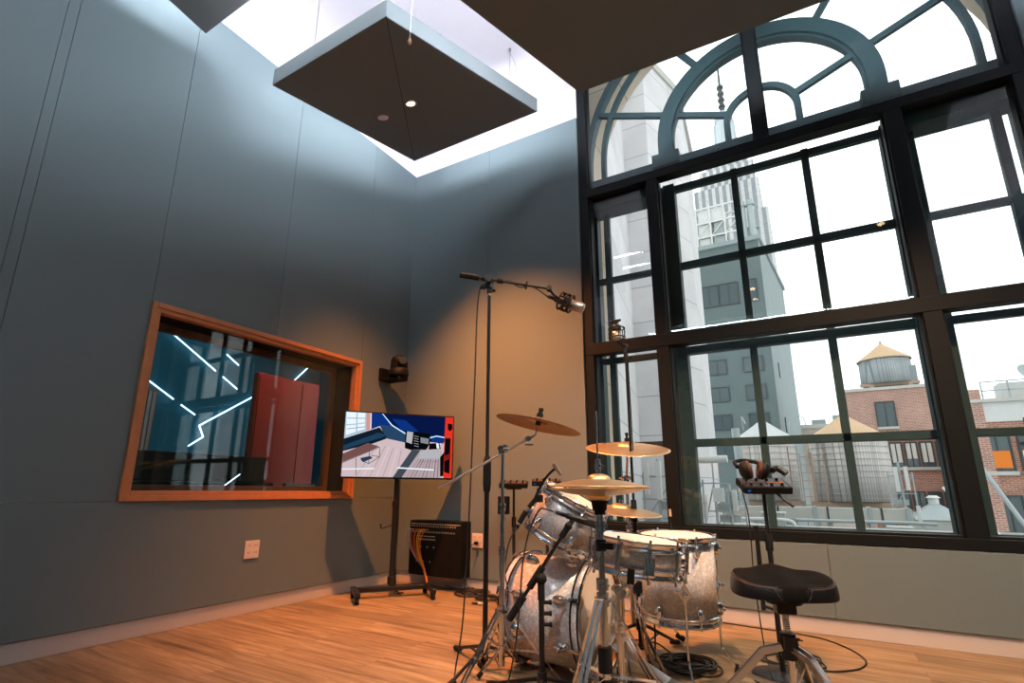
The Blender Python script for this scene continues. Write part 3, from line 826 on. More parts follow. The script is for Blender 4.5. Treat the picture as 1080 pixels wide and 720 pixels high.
pic('blue', (730, 280), (840, 290), (835, 340), (740, 330))
pic('win', (105, 105), (290, 112), (285, 240), (100, 305))
pic('winl', (118, 115), (185, 117), (182, 200), (115, 205)); pic('winl', (195, 118), (248, 120), (245, 190), (192, 197)); pic('winl', (112, 215), (182, 208), (180, 260), (110, 285)); pic('winl', (192, 206), (245, 198), (243, 240), (190, 255))
line('grey', 5, (120, 160), (250, 160)); line('grey', 5, (117, 240), (248, 222))
pic('pink', (256, 112), (288, 113), (284, 240), (254, 250)); line('white', 7, (290, 112), (286, 238))
pic('sofa', (90, 310), (350, 225), (400, 290), (395, 310), (300, 345), (80, 400))
pic('sofa2', (90, 360), (340, 265), (395, 275), (395, 290), (90, 390))
line('led', 9, (372, 116), (440, 208), (545, 272)); line('led', 8, (720, 300), (780, 285), (840, 295))
for i in range(7):
    line('floor3' if i % 2 else 'floor2', 7, (330+i*30, 350+i*6), (180+i*48, 585))
pic('table', (85, 420), (265, 340), (345, 365), (270, 400), (85, 480))
line('tline', 5, (80, 485), (350, 368)); line('tline', 4, (350, 368), (350, 440), (270, 490), (215, 465), (290, 440)); line('tline', 4, (275, 400), (270, 490)); line('tline', 4, (180, 450), (180, 570)); line('tline', 4, (345, 440), (290, 430))
pic('sofa2', (210, 450), (280, 435), (300, 450), (230, 480))
pic('blk', (540, 245), (730, 270), (725, 345), (700, 385), (600, 395), (535, 375))
pic('lgrey', (553, 252), (600, 258), (588, 345), (545, 330)); pic('grey', (655, 295), (720, 305), (715, 345), (655, 335))
for i in range(5): line('lgrey', 3, (605, 285+i*18), (640, 292+i*18))
pic('floor2', (600, 385), (820, 390), (805, 590), (445, 590)); pic('lgrey', (660, 390), (815, 395), (805, 450), (640, 450))
pic('grey2', (590, 385), (655, 388), (510, 590), (445, 590))
for i in range(9): line('tline' if i % 3 else 'grey', 4, (640+i*19, 455), (545+i*30, 588))
for i in range(6): line('grey', 6, (650+i*25, 468), (665+i*25, 475))
pic('blk', (725, 340), (800, 335), (812, 380), (715, 385)); pic('white', (775, 335), (795, 340), (800, 378), (780, 375))
pic('red', (850, 140), (915, 146), (897, 592), (830, 590), (835, 400))
pic('blk', (845, 300), (890, 300), (880, 560), (835, 545)); pic('blk', (868, 190), (903, 195), (905, 230), (885, 250), (868, 235))
pic('redd', (840, 430), (890, 410), (888, 450), (838, 470)); pic('red', (850, 255), (905, 262), (895, 300), (850, 290)); pic('blk', (805, 440), (840, 400), (830, 575), (805, 580))
line('white', 9, (75, 530), (310, 525)); line('white', 10, (475, 518), (755, 532))
b.build('screen', ['tv_'+k for k in keys], tv)
# ------------------------------------------------------------------ drums
def hoop_mesh(r, h=.038, m='chrome'):
    return [(r-.012, -.002), (r-.006, .0), (r-.004, h*.55), (r-.001, h*.6), (r+.004, h*.6), (r+.006, h), (r+.013, h), (r+.014, h*.8), (r+.007, h*.55), (r+.004, h*.2), (r+.012, h*.12), (r+.012, -.002), (r-.012, -.002)]
def lug_small(k=1):
    b = MB().lathe([(.0001, .022), (.008, .02), (.0125, .012), (.014, .0)], Matrix.Rotation(R(90), 4, 'Y') @ Matrix.Diagonal((2.0*k, k, k, 1)), 18)
    b.lathe([(.001, .03), (.006, .029), (.008, .02)], Matrix.Rotation(R(90), 4, 'Y') @ Matrix.Diagonal((k, k, k, 1)), 12)
    return b
def shell_thing(name, label, r, h, loc, q, nl, snare=False, hoopm='chrome'):
    """drum about local z, middle at the origin"""
    t = thing(name, label, 'drum', loc, q=q)
    MB().lathe([(r-.008, -h/2), (r, -h/2), (r, h/2), (r-.008, h/2)], None, 64).build('shell', 'pearl', t)
    for s, nm in ((1, 'batter_head'), (-1, 'resonant_head')):
        Tm = Matrix.Diagonal((1, 1, s, 1))
        b = MB().lathe([(.0001, h/2+.006), (r-.012, h/2+.006), (r-.004, h/2+.003), (r-.002, h/2)], Tm, 64)
        fixn(b.build(nm, 'head', t))
        b = MB().lathe([(a, z+h/2-.029) for a, z in hoop_mesh(r)], Tm, 64); fixn(b.build('hoop', hoopm, t))
    lug = rod = None
    for a in ring(nl, .2):
        if snare:
            if lug is None:
                b = MB().cyl((0, 0, -h*.33), (0, 0, h*.33), .0085, n=12); b.bx(-.02, .0, -.006, .006, -.012, .012)
                b.cyl((0, 0, -h*.36), (0, 0, -h*.30), .011, n=12); b.cyl((0, 0, h*.30), (0, 0, h*.36), .011, n=12)
                lug = b.build('lug', 'chrome', t); l = lug
                b = MB().cyl((0, 0, -h/2-.012), (0, 0, h/2+.012), .0032, n=8); b.cyl((0, 0, h/2+.008), (0, 0, h/2+.02), .006, n=8); b.cyl((0, 0, -h/2-.02), (0, 0, -h/2-.008), .006, n=8)
                rod = b.build('tension_rod', 'chrome', l)
            else:
                l = dup(lug, t); dup(rod, l)
            l.location = ((r+.02)*math.cos(a), (r+.02)*math.sin(a), 0); l.rotation_euler = (0, 0, a)
        else:
            for s in (-1, 1):
                if lug is None:
                    lug = lug_small(1.2).build('lug', 'chrome', t); l = lug
                    b = MB().cyl((.012, 0, 0), (.012, 0, .06), .0032, n=8); b.cyl((.012, 0, .055), (.012, 0, .068), .006, n=8)
                    b.box((.008, 0, .052), (.012, .018, .006)); rod = b.build('tension_rod', 'chrome', l)
                else:
                    l = dup(lug, t); dup(rod, l)
                l.location = (r*math.cos(a), r*math.sin(a), s*(h/2-.052)); l.rotation_euler = (0 if s > 0 else PI, 0, a)
    return t

# bass drum: axis runs from the drummer's side (right) towards the control room
ba = V((-.996, .085, 0)).normalized(); bq = rot_from_z(-ba)      # local +z faces the drummer
br_ = .254
bd = thing('bass_drum', 'white pearl bass drum lying on its side under the tom', 'drum', (2.378, -1.449, .2735), q=bq)
Mi = bq.to_matrix().inverted(); BDL = V((2.378, -1.449, .2735))
def L2(p): return Mi @ (V(p)-BDL)
hb = .385
MB().lathe([(br_-.008, -hb/2), (br_, -hb/2), (br_, hb/2), (br_-.008, hb/2)], None, 80).build('shell', 'pearl', bd)
for s, nm in ((1, 'batter_head'), (-1, 'resonant_head')):
    Tm = Matrix.Diagonal((1, 1, s, 1))
    fixn(MB().lathe([(.0001, hb/2+.008), (br_-.012, hb/2+.008), (br_-.003, hb/2)], Tm, 72).build(nm, 'head', bd))
    h0 = hb/2-.012
    fixn(MB().lathe([(br_+.004, h0), (br_+.017, h0), (br_+.017, h0+.042), (br_+.004, h0+.042), (br_+.004, h0)], Tm, 80).build('hoop', 'pearl', bd))
    for dz in (-.001, .035): fixn(MB().lathe([(br_+.0165, h0+dz), (br_+.0195, h0+dz), (br_+.0195, h0+dz+.008), (br_+.0165, h0+dz+.008)], Tm, 80).build('hoop_edge', 'black', bd))
    fixn(MB().lathe([(br_+.0035, h0+.003), (br_+.0035, h0+.041)], Tm, 80).build('hoop_lining', 'hoopwood', bd))
lug = None
for a in ring(8, .32):
    for s in (-1, 1):
        if lug is None:
            lug = lug_small(1.45).build('lug', 'chrome', bd); l = lug
            b = MB().cyl((.012, 0, 0), (.022, 0, .085), .0035, n=8); rod = b.build('tension_rod', 'chrome', l)
            b = MB().bx(.014, .030, -.009, .009, .055, .102); b.bx(.0, .030, -.008, .008, .098, .104)
            b.beam((.026, -.018, .112), (.026, .018, .112), .006, .008); claw = b.build('claw_hook', 'chrome', l)
        else:
            l = dup(lug, bd); dup(rod, l); dup(claw, l)
        l.location = (br_*math.cos(a), br_*math.sin(a), s*(hb/2-.075)); l.rotation_euler = (0 if s > 0 else PI, 0, a)
for s, (px, py, fx, fy) in ((1, (2.25, -1.69, 2.10, -1.82)), (-1, (2.28, -1.19, 2.20, -1.04))):
    p = L2((px, py, .22)); f = L2((fx, fy, .012))
    e = L2((px, py, .22)); e = V((e.x, e.y, 0)).normalized()
    b = MB().ball(e*(br_+.018)+V((0, 0, p.z)), .034, 16, (1, 1, 1)); b.cyl(e*(br_-.005)+V((0, 0, p.z)), e*(br_+.03)+V((0, 0, p.z)), .042, .03, 20)
    sp = b.build('spur_bracket', 'chrome', bd)
    b = MB().cyl(e*(br_+.025)+V((0, 0, p.z)), f, .0065, n=10); b.build('spur', 'chrome', sp)
    MB().cyl(f, f+(p-f).normalized()*.03, .012, .011, 10).build('spur_tip', 'rubber', sp)
# tom mount on top of the shell
b = MB().cyl(L2((2.37, -1.44, .545)), L2((2.37, -1.44, .60)), .024, n=16); b.box(L2((2.37, -1.44, .553)), (.05, .07, .05)); b.cyl(L2((2.37, -1.44, .59)), L2((2.42, -1.52, .66)), .011, n=12)
b.build('tom_mount', 'chrome', bd)

up_ = V((0, 0, 1)); crt = V((.86, .51, 0)); ctc = V((.51, -.86, 0))
tnn = (up_*.88+crt*.44+ctc*.17).normalized()
TC = V((2.52, -1.58, .832))-tnn*.115
tom = shell_thing('rack_tom', 'white pearl tom tilted over the bass drum', .165, .225, TC, rot_from_z(tnn), 6)
ftq = rot_from_z((crt*.01+up_).normalized())
FT = V((2.922, -1.235, .455))
ft = shell_thing('floor_tom', 'deep white pearl floor tom on three chrome legs by the window', .178, .39, FT, rot_from_z(up_+ctc*.045), 6)
for fx, fy, kx, ky in ((3.148, -1.085, 3.10, -1.125), (3.015, -1.46, 2.985, -1.41), (2.745, -1.19, 2.785, -1.20)):
    k = V((kx-FT.x, ky-FT.y, 0)); e = k.normalized()
    p = e*(.178+.02)
    b = MB().prism([(-.03, 0), (0, -.045), (.03, 0), (0, .05)], -.012, .014, Matrix.Translation(e*.18+V((0, 0, -.05))) @ Matrix.Rotation(math.atan2(e.y, e.x), 4, 'Z') @ Matrix.Rotation(R(90), 4, 'Z') @ Matrix.Rotation(R(90), 4, 'X'))
    b.ball(e*.198+V((0, 0, -.05)), .016, 12); b.beam(e*.2+V((0, 0, -.035))+e.cross(up_)*.01, e*.215+V((0, 0, -.035))+e.cross(up_)*.05, .008, .014)
    br2 = b.build('leg_bracket', 'chrome', ft, bevel=.002)
    f = V((fx, fy, 0))-FT
    lg = MB().tube([p+V((0, 0, .08)), p+V((0, 0, -.05)), p+V((0, 0, -.32)), p.lerp(V((f.x, f.y, p.z)), .15)+V((0, 0, -.345)), f+V((0, 0, .02))], .0055, 8, sub=3).build('leg', 'chrome', ft)
    MB().cyl(f+V((0, 0, .004)), f+V((0, 0, .04)), .013, .010, 12).build('rubber_foot', 'rubber', lg)
snn = (up_+crt*.105+ctc*.035).normalized()
SC = V((2.892, -1.802, .678))-snn*.072
sn = shell_thing('snare_drum', 'shallow white pearl snare drum in front of the floor tom', .178, .125, SC, rot_from_z(snn), 10, True)
b = MB().bx(-.012, .018, -.022, .022, -.055, .03); b.beam((.015, 0, .02), (.03, 0, -.05), .03, .008)
a = R(-60)
o = b.build('strainer', 'chrome', sn, bevel=.003); o.location = (.182*math.cos(a), .182*math.sin(a), 0); o.rotation_euler = (0, 0, a)

# ------------------------------------------------------------------ cymbals
def cymbal(name, label, dia, loc, nrm, m='bronze', bell=.055, rise=.022, group=None, flip=False, logo=None):
    t = thing(name, label, 'cymbal', loc, q=rot_from_z(nrm), group=group)
    r = dia/2; s = -1 if flip else 1
    top = [(.006, rise+.022)]+[(bell*math.sin(PI/2*k/8), rise+.022*math.cos(PI/2*k/8)) for k in range(1, 9)]
    top += [(bell+(r-bell)*k/14, rise*(1-(k/14)**1.6)) for k in range(1, 15)]
    prof = top+[(x, z-.0014) for x, z in reversed(top)]+[top[0]]
    fixn(MB().lathe([(x, s*z) for x, z in prof], None, 72).build('plate', m, t))
    if logo:
        side, a0, n, rr = logo
        b = MB(); x0 = 0
        for k in range(n):
            a = R(a0)+k*.016/rr*1.25
            h = .022; w = .011
            rm = rr; z = rise*(1-((rm-bell)/(r-bell))**1.6) if rm > bell else rise
            z2 = rise*(1-((rm+h-bell)/(r-bell))**1.6)
            e = .0012 if side > 0 else -.0026
            def pt(rad, off, zz): return (rad*math.cos(a)-off*math.sin(a), rad*math.sin(a)+off*math.cos(a), zz+e)
            segs = random.choice([((0, 0, 1, 0), (0, 0, 0, 1), (0, 1, 1, 1)), ((0, 0, 0, 1), (1, 0, 1, 1)), ((0, 0, 0, 1), (0, 0, 1, 0)), ((0, 1, 1, 0), (0, 0, 1, 0))])
            for (u0, v0, u1, v1) in segs:
                b.beam(pt(rm+h*v0, w*(u0-.5), z+(z2-z)*v0), pt(rm+h*v1, w*(u1-.5), z+(z2-z)*v1), .0035, .0006)
        b.build('print', 'ink', t)
    return t
CRN = (up_+crt*.225-ctc*.01).normalized()
CR = V((2.425, -1.812, 1.183))
cymbal('crash_cymbal', 'thin bronze crash cymbal tilted on the boom stand left of the drums', .425, CR, CRN, 'bronze_dark', .05, .018, logo=(-1, 250, 12, .115))
RD = V((2.594, -.898, 1.125))
cymbal('ride_cymbal', 'large bronze ride cymbal in front of the window, black mic behind it', .515, RD, (up_-crt*.01+ctc*.25).normalized(), 'bronze', .065, .024, logo=(1, 150, 5, .15))
CD = V((2.585, -1.06, .755))
cymbal('crash_cymbal', 'lower bronze cymbal half hidden behind the hi-hat', .46, CD, (up_+crt*.07+ctc*.10).normalized(), 'bronze', .06, .024)
HH = V((2.88, -2.235, .86))
cymbal('hi_hat_cymbal', 'upper bronze hi-hat cymbal, bell up', .372, HH+V((0, 0, .024)), (up_+crt*.005).normalized(), 'bronze', .045, .026, 'hi-hat pair')
cymbal('hi_hat_cymbal', 'lower bronze hi-hat cymbal turned bell down', .372, HH+V((0, 0, .018)), (up_-crt*.01).normalized(), 'bronze', .045, .026, 'hi-hat pair', flip=True)

# ------------------------------------------------------------------ stands
def wing(b, p, d, s=.016):
    d = V(d).normalized(); n = d.cross(V((0, 0, 1))).normalized() if abs(d.z) < .9 else V((1, 0, 0))
    b.cyl(p, V(p)+d*.016, .006, n=10); b.beam(V(p)+d*.014-n*s, V(p)+d*.014+n*s, .006, .011, d)
def chrome_tripod(t, hub, legr, angs, double=True, m='chrome', z0=.05, hinge=.14):
    """three folding legs: pivot sleeve at hub, braces from a lower collar"""
    MB().cyl((0, 0, hinge-.014), (0, 0, hinge+.014), .02, n=16).build('lower_collar', m, t)
    b = MB().cyl((0, 0, hub-.022), (0, 0, hub+.022), .021, n=18)
    wing(b, V((.018, -.012, hub)), (.8, -.6, 0)); b.build('collar', m, t)
    for a in angs:
        e = V((math.cos(a), math.sin(a), 0)); n = V((-e.y, e.x, 0))
        f = e*legr+V((0, 0, .018)); p = e*.026+V((0, 0, hub))
        b = MB()
        for s in ((-1, 1) if double else (0,)):
            b.beam(p+n*s*.010, f+n*s*.008, .0035 if double else .012, .010, n)
        b.cyl(p-n*.016, p+n*.016, .005, n=8)
        lg = b.build('leg', m, t)
        mid = p.lerp(f, .52)
        b = MB()
        for s in (-1, 1): b.beam(e*.024+V((0, 0, hinge))+n*s*.006, mid+n*s*.006, .003, .01, n)
        b.cyl(mid-n*.015, mid+n*.015, .0045, n=8); b.build('brace', m, lg)
        b = MB().cyl(f-e*.035+V((0, 0, .022)), f+e*.012+V((0, 0, .0)), .013, .017, 12); b.build('rubber_foot', 'rubber', lg)
def tubes_(t, parts, m='chrome'):
    for nm, a, b_, r in parts: MB().cyl(a, b_, r, n=16).build(nm, m, t)
def clampz(t, z, r=.018, m='chrome', d=(.6, -.8, 0)):
    b = MB().cyl((0, 0, z-.02), (0, 0, z+.018), r, n=18); wing(b, V(d)*r*.8+V((0, 0, z)), d); b.build('height_clamp', m, t)
def topper(b, p, nrm, m=None):
    n = V(nrm).normalized(); p = V(p)
    b.cyl(p-n*.05, p+n*.055, .004, n=8)
    return b
# crash stand with its long boom
B = V((2.261, -1.874, 0))
s1 = thing('cymbal_stand', 'chrome boom cymbal stand at the left front of the bass drum', 'cymbal stand', B)
chrome_tripod(s1, .33, .30, [R(x) for x in (18, 140, 258)], hinge=.17)
tubes_(s1, [('lower_tube', (0, 0, .10), (0, 0, .60), .0135), ('middle_tube', (0, 0, .58), (0, 0, .80), .011), ('upper_tube', (0, 0, .78), (0, 0, 1.05), .0085)])
clampz(s1, .59); clampz(s1, .79, .015)
bm0 = V((1.965, -1.992, .874))-B; bm1 = V((2.375, -1.822, 1.115))-B
b = MB().box((0, 0, 1.062), (.034, .03, .045)); b.cyl((-.022, .012, 1.07), (.022, -.012, 1.07), .017, n=16); wing(b, V((.02, -.012, 1.07)), (.8, -.5, 0)); b.build('boom_clamp', 'chrome', s1, bevel=.003)
MB().cyl(bm0, bm1, .0062, n=12).build('boom_arm', 'steel', s1)
pv = CR-B-CRN*.055
b = MB().ball(bm1, .016, 12); b.cyl(bm1, pv, .008, n=10); b.cyl(bm1+ctc*-.016, bm1+ctc*.02, .014, n=14); wing(b, bm1+V((.01, -.01, -.03)), (.5, -.85, 0), .02); b.cyl(pv, pv+CRN*.085, .0045, n=8)
b.build('tilter', 'chrome', s1)
b = MB()
for z0, z1, r in ((-.0, .018, .014), (.042, .058, .016), (.058, .07, .009), (.07, .085, .012)): b.cyl(CR-B+CRN*z0, CR-B+CRN*z1, r, n=14)
b.build('felt_and_wing_nut', 'rubber', s1)

# ride stand, carrying also the lower cymbal
B = V((2.60, -.965, 0))
s2 = thing('cymbal_stand', 'chrome cymbal stand behind the floor tom under the ride cymbal', 'cymbal stand', B)
chrome_tripod(s2, .42, .36, [R(x) for x in (58, 178, 298)], hinge=.2)
tubes_(s2, [('lower_tube', (0, 0, .12), (0, 0, .66), .0135), ('upper_tube', (0, 0, .64), (0, 0, .93), .010)], 'steel')
clampz(s2, .65)
top = RD-B-V((0, 0, .03)); b = MB().cyl((0, 0, .90), (0, 0, .96), .017, n=16); b.cyl((-.03, .01, .945), (.03, -.01, .945), .012, n=14); b.cyl((0, 0, .945), top, .008, n=12); b.ball(top, .014, 12); wing(b, top-V((0, 0, .01)), (.5, -.86, 0), .018); b.cyl(top, top+V((0, 0, .1)), .0042, n=8)
wing(b, V((-.03, -.0, .945)), (-.9, -.4, 0)); b.build('tilter', 'chrome', s2)
b = MB()
for z0, z1, r in ((.0, .02, .014), (.047, .066, .016), (.066, .085, .008), (.085, .1, .011)): b.cyl(RD-B+V((0, 0, z0)), RD-B+V((0, 0, z1)), r, n=14)
b.build('felt_and_wing_nut', 'rubber', s2)
cdl = CD-B
b = MB().cyl((0, 0, .69), (0, 0, .73), .019, n=16); b.cyl((0, 0, .71), cdl+V((0, 0, -.02)), .007, n=10); b.cyl(cdl+V((0, 0, -.03)), cdl+V((0, 0, .07)), .0045, n=8); b.cyl(cdl+V((0, 0, .0)), cdl+V((0, 0, .018)), .014, n=12); b.cyl(cdl+V((0, 0, .047)), cdl+V((0, 0, .062)), .015, n=12)
b.build('side_arm', 'chrome', s2)

# hi-hat stand
B = V((2.88, -2.235, 0))
s3 = thing('hi_hat_stand', 'chrome hi-hat stand nearest the camera with its rod through two cymbals', 'cymbal stand', B)
chrome_tripod(s3, .50, .31, [R(x) for x in (140, 262, 20)], hinge=.26)
tubes_(s3, [('lower_tube', (0, 0, .04), (0, 0, .56), .0145), ('upper_tube', (0, 0, .55), (0, 0, .82), .0115), ('pull_rod', (0, 0, .82), (0, 0, 1.165), .0034)])
b = MB().cyl((0, 0, .66), (0, 0, .70), .019, n=18); b.box((.03, -.02, .68), (.05, .02, .022)); b.build('memory_lock', 'satin', s3)
clampz(s3, .55, .021); clampz(s3, .745, .017)
b = MB().cyl((0, 0, .80), (0, 0, .835), .025, .03, 20); b.cyl((0, 0, .785), (0, 0, .805), .02, n=18); b.cyl((0, 0, .835), (0, 0, .848), .024, n=18); b.build('seat_cup', 'rubber', s3)
b = MB().cyl((0, 0, .912), (0, 0, .93), .016, .013, 16); b.build('felt', 'rubber', s3)
b = MB().cyl((0, 0, .93), (0, 0, .985), .0095, n=14); b.cyl((0, 0, .945), (0, 0, .968), .013, n=8); wing(b, V((.01, -.006, .957)), (.8, -.6, 0), .014); b.build('clutch', 'chrome', s3)
b = MB().cyl((0, 0, .27), (0, 0, .35), .024, n=18); b.cyl((0, 0, .20), (0, 0, .25), .026, n=18); b.build('tension_housing', 'rubber', s3)
b = MB().beam((-.06, .03, .03), (.26, .06, .05), .09, .012); b.beam((.26, .06, .03), (.34, .07, .03), .09, .03); fixn(b.build('footboard', 'steel', s3, bevel=.003))

# snare stand
B = V((2.815, -1.865, 0))
s4 = thing('snare_stand', 'chrome basket stand under the snare drum', 'drum stand', B)
chrome_tripod(s4, .30, .25, [R(x) for x in (100, 222, 342)], hinge=.12)
tubes_(s4, [('lower_tube', (0, 0, .06), (0, 0, .34), .0135), ('upper_tube', (0, 0, .33), (0, 0, .47), .0105)])
clampz(s4, .335)
b = MB().cyl((-.02, .03, .465), (.02, -.03, .465), .022, n=22); b.cyl((-.024, .036, .465), (.024, -.036, .465), .012, n=16); b.cyl((0, 0, .465), SC-B-snn*.10, .011, n=12); b.build('ball_tilter', 'chrome', s4)
cb = SC-B-snn*.098
for k in range(3):
    a = R(40+120*k); e = (rot_from_z(snn) @ V((math.cos(a), math.sin(a), 0)))
    b = MB().beam(cb, cb+e*.205, .012, .008, snn); b.cyl(cb+e*.2, cb+e*.2+snn*.045, .007, n=10)
    ar = b.build('basket_arm', 'chrome', s4)
    b = MB().beam(cb+e*.2+snn*.012, cb+e*.2+snn*.066, .026, .018, e); b.beam(cb+e*.183+snn*.022, cb+e*.2+snn*.012, .026, .012, snn); b.build('rubber_grip', 'rubber', ar)

# bass drum pedal
pa = -ba; PB = BDL+pa*.33; PB.z = 0
pd = thing('bass_drum_pedal', 'chrome bass drum pedal clamped to the right-hand hoop', 'pedal', PB, math.atan2(pa.y, pa.x))
MB().bx(-.12, .28, -.055, .055, .004, .012).build('base_plate', 'satin', pd, bevel=.002)
b = MB().beam((-.06, 0, .15), (.2, 0, .04), .085, .01); b.beam((.2, 0, .04), (.27, 0, .025), .085, .012); b.build('footboard', 'steel', pd, bevel=.003)
b = MB().bx(-.075, -.045, -.075, -.055, .01, .25); b.bx(-.075, -.045, .055, .075, .01, .25); b.cyl((-.06, -.08, .24), (-.06, .08, .24), .008, n=12); b.build('post', 'chrome', pd, bevel=.003)
b = MB().cyl((-.06, 0, .24), (.0, 0, .40), .004, n=8); b.build('beater_rod', 'chrome', pd)
MB().cyl((-.02, 0, .405), (.025, 0, .39), .022, n=16).build('beater', 'label_white', pd)

# ------------------------------------------------------------------ drum throne
TH = V((3.40, -1.46, 0))
fr = (ctc*.97-crt*.22).normalized()
th = thing('drum_throne', 'black saddle-shaped drum throne on chrome legs beside the floor tom', 'stool', TH, math.atan2(fr.y, fr.x))
def seat():
    N, K = 72, 14
    def outline(t):
        c, s_ = math.cos(t), math.sin(t)
        k = (abs(c/.195)**2.5+abs(s_/.238)**2.5)**(-1/2.5)
        dip = math.exp(-(t/.24)**2)*.004                        # nose
        not_ = (math.exp(-((abs(t)-.62)/.26)**2))*.010
        return k+dip-not_
    def top(x, y):
        d = .018*((-x)/.2)+.010*max(0, -x/.2)**2                # rises to the back
        th_ = -.014*math.exp(-((abs(y)-.12)/.06)**2)*(1 if x < .1 else max(0, 1-(x-.1)/.08))
        return .095+d+th_+.006*math.exp(-(y/.05)**2)-.018*max(0, x/.2)**2
    vs = []; fs = []; ms = []
    ringsd = [(k/9*.9, 'top') for k in range(1, 10)]
    levels = []
    for k in range(1, 10): levels.append([(outline(2*PI*i/N-PI)*.93*k/9, None) for i in range(N)])
    vs.append((0, 0, top(0, 0)))
    rows = []
    for k in range(1, 10):
        row = []
        for i in range(N):
            t = 2*PI*i/N-PI; r = outline(t)*.93*k/9
            row.append((r*math.cos(t), r*math.sin(t), top(r*math.cos(t), r*math.sin(t))))
        rows.append(row)
    for sc_, dz in ((.965, -.006), (.99, -.016), (1.0, -.03), (1.005, -.055), (.995, -.078), (.97, -.09), (.9, -.094), (.4, -.094), (.02, -.094)):
        row = []
        for i in range(N):
            t = 2*PI*i/N-PI; r = outline(t)*sc_; rr = outline(t)*.93
            z = top(rr*math.cos(t), rr*math.sin(t))
            f = min(1, -dz/.09)
            row.append((r*math.cos(t), r*math.sin(t), (z+dz)*(1-f)+(.002)*f if dz > -.09 else .0))
        rows.append(row)
    b = MB()
    allv = [vs[0]]+[p for row in rows for p in row]
    fa = [[], []]
    for i in range(N): fa[0].append((0, 1+i, 1+(i+1) % N))
    for j in range(len(rows)-1):
        for i in range(N):
            t = 2*PI*(i+.5)/N-PI
            side = j >= 9 or (j >= 8)
            front = abs(t) < .30-.03*(j-9)
            m = 1 if (side and not front) else 0
            # leather thigh pads lap a little on to the top
            a_, b_ = 1+j*N, 1+(j+1)*N
            fa[m].append((a_+i, b_+i, b_+(i+1) % N, a_+(i+1) % N))
    b.v = allv
    for m in (0, 1):
        for f in fa[m]: b.f.append(f); b.m.append(m); b.s.append(True)
    pip = [rows[8][i] for i in range(N) if abs(2*PI*i/N-PI) > .33]
    # seam cord between velvet and leather, one run round the back
    k = [i for i in range(N) if abs(2*PI*i/N-PI) > .36]
    pos = [i for i in k if 2*PI*i/N-PI > 0]; neg = [i for i in k if 2*PI*i/N-PI < 0]
    run = [rows[13][pos[0]-2], rows[11][pos[0]-1]]+[rows[9][i] for i in pos]+[rows[9][i] for i in neg]+[rows[11][neg[-1]+1], rows[13][neg[-1]+2]]
    return b, run
b, run = seat()
b.v = [(x*.86, y*.84, z*.85+.445) for x, y, z in b.v]
se = fixn(b.build('seat', ['velvet', 'leather'], th))
MB().tube([(x*.86, y*.84, z*.85+.4462) for x, y, z in run], .0016, 6, sub=1).build('piping', 'piping', se)
b = MB().cyl((0, 0, .415), (0, 0, .446), .07, n=20); b.box((-.0, 0, .40), (.07, .075, .05)); b.build('seat_bracket', 'satin', th, bevel=.004)
b = MB().cyl((0, 0, .20), (0, 0, .40), .0125, n=16)
for k in range(9): b.torus(.0125, .0022, Matrix.Translation((0, 0, .31+k*.008)), 20, 6)
b.build('threaded_post', 'chrome', th)
b = MB().cyl((0, 0, .20), (0, 0, .30), .032, n=8); b.box((.03, 0, .265), (.03, .05, .05)); b.box((-.03, 0, .225), (.03, .05, .05)); wing(b, V((-.02, .035, .27)), (-.3, .9, 0), .02); b.build('hub', 'satin', th, bevel=.005)
MB().cyl((0, 0, .07), (0, 0, .20), .0145, n=16).build('lower_tube', 'chrome', th)
for a in (R(28), R(152), R(268)):
    e = V((math.cos(a), math.sin(a), 0)); n = V((-e.y, e.x, 0))
    b = MB()
    for s in (-1, 1):
        b.beam(e*.03+n*s*.016+V((0, 0, .245)), e*.10+n*s*.016+V((0, 0, .225)), .004, .024, up_); b.beam(e*.098+n*s*.016+V((0, 0, .23)), e*.30+n*s*.013+V((0, 0, .02)), .004, .024, up_)
        b.beam(e*.018+n*s*.01+V((0, 0, .09)), e*.185+n*s*.01+V((0, 0, .13)), .003, .014, up_)
    b.beam(e*.10+V((0, 0, .228)), e*.30+V((0, 0, .022)), .026, .004, up_)
    lg = b.build('leg', 'steel', th)
    MB().cyl(e*.285+V((0, 0, .04)), e*.315+V((0, 0, .002)), .018, .022, 14).build('rubber_foot', 'rubber', lg)
# ------------------------------------------------------------------ microphones
def black_tripod(t, hub, legr, angs, thick=.009):
    b = MB().cyl((0, 0, hub-.03), (0, 0, hub+.03), .021, n=16); b.cyl((0, 0, .035), (0, 0, .065), .018, n=14); b.build('leg_hub', 'satin', t)
    for a in angs:
        e = V((math.cos(a), math.sin(a), 0))
        b = MB().cyl(e*.02+V((0, 0, hub)), e*legr+V((0, 0, .016)), thick, thick*.85, 12); b.beam(e*.018+V((0, 0, .05)), e*legr*.5+V((0, 0, hub*.5+.008)), .012, .004)
        lg = b.build('leg', 'satin', t)
        MB().cyl(e*(legr-.05)+V((0, 0, .024)), e*(legr+.02)+V((0, 0, .013)), .013, .013, 12).build('rubber_foot', 'rubber', lg)
def lathe_along(b, p, d, prof, n=24):
    T = Matrix.Translation(V(p)) @ rot_from_z(d).to_matrix().to_4x4()
    return b.lathe(prof, T, n)

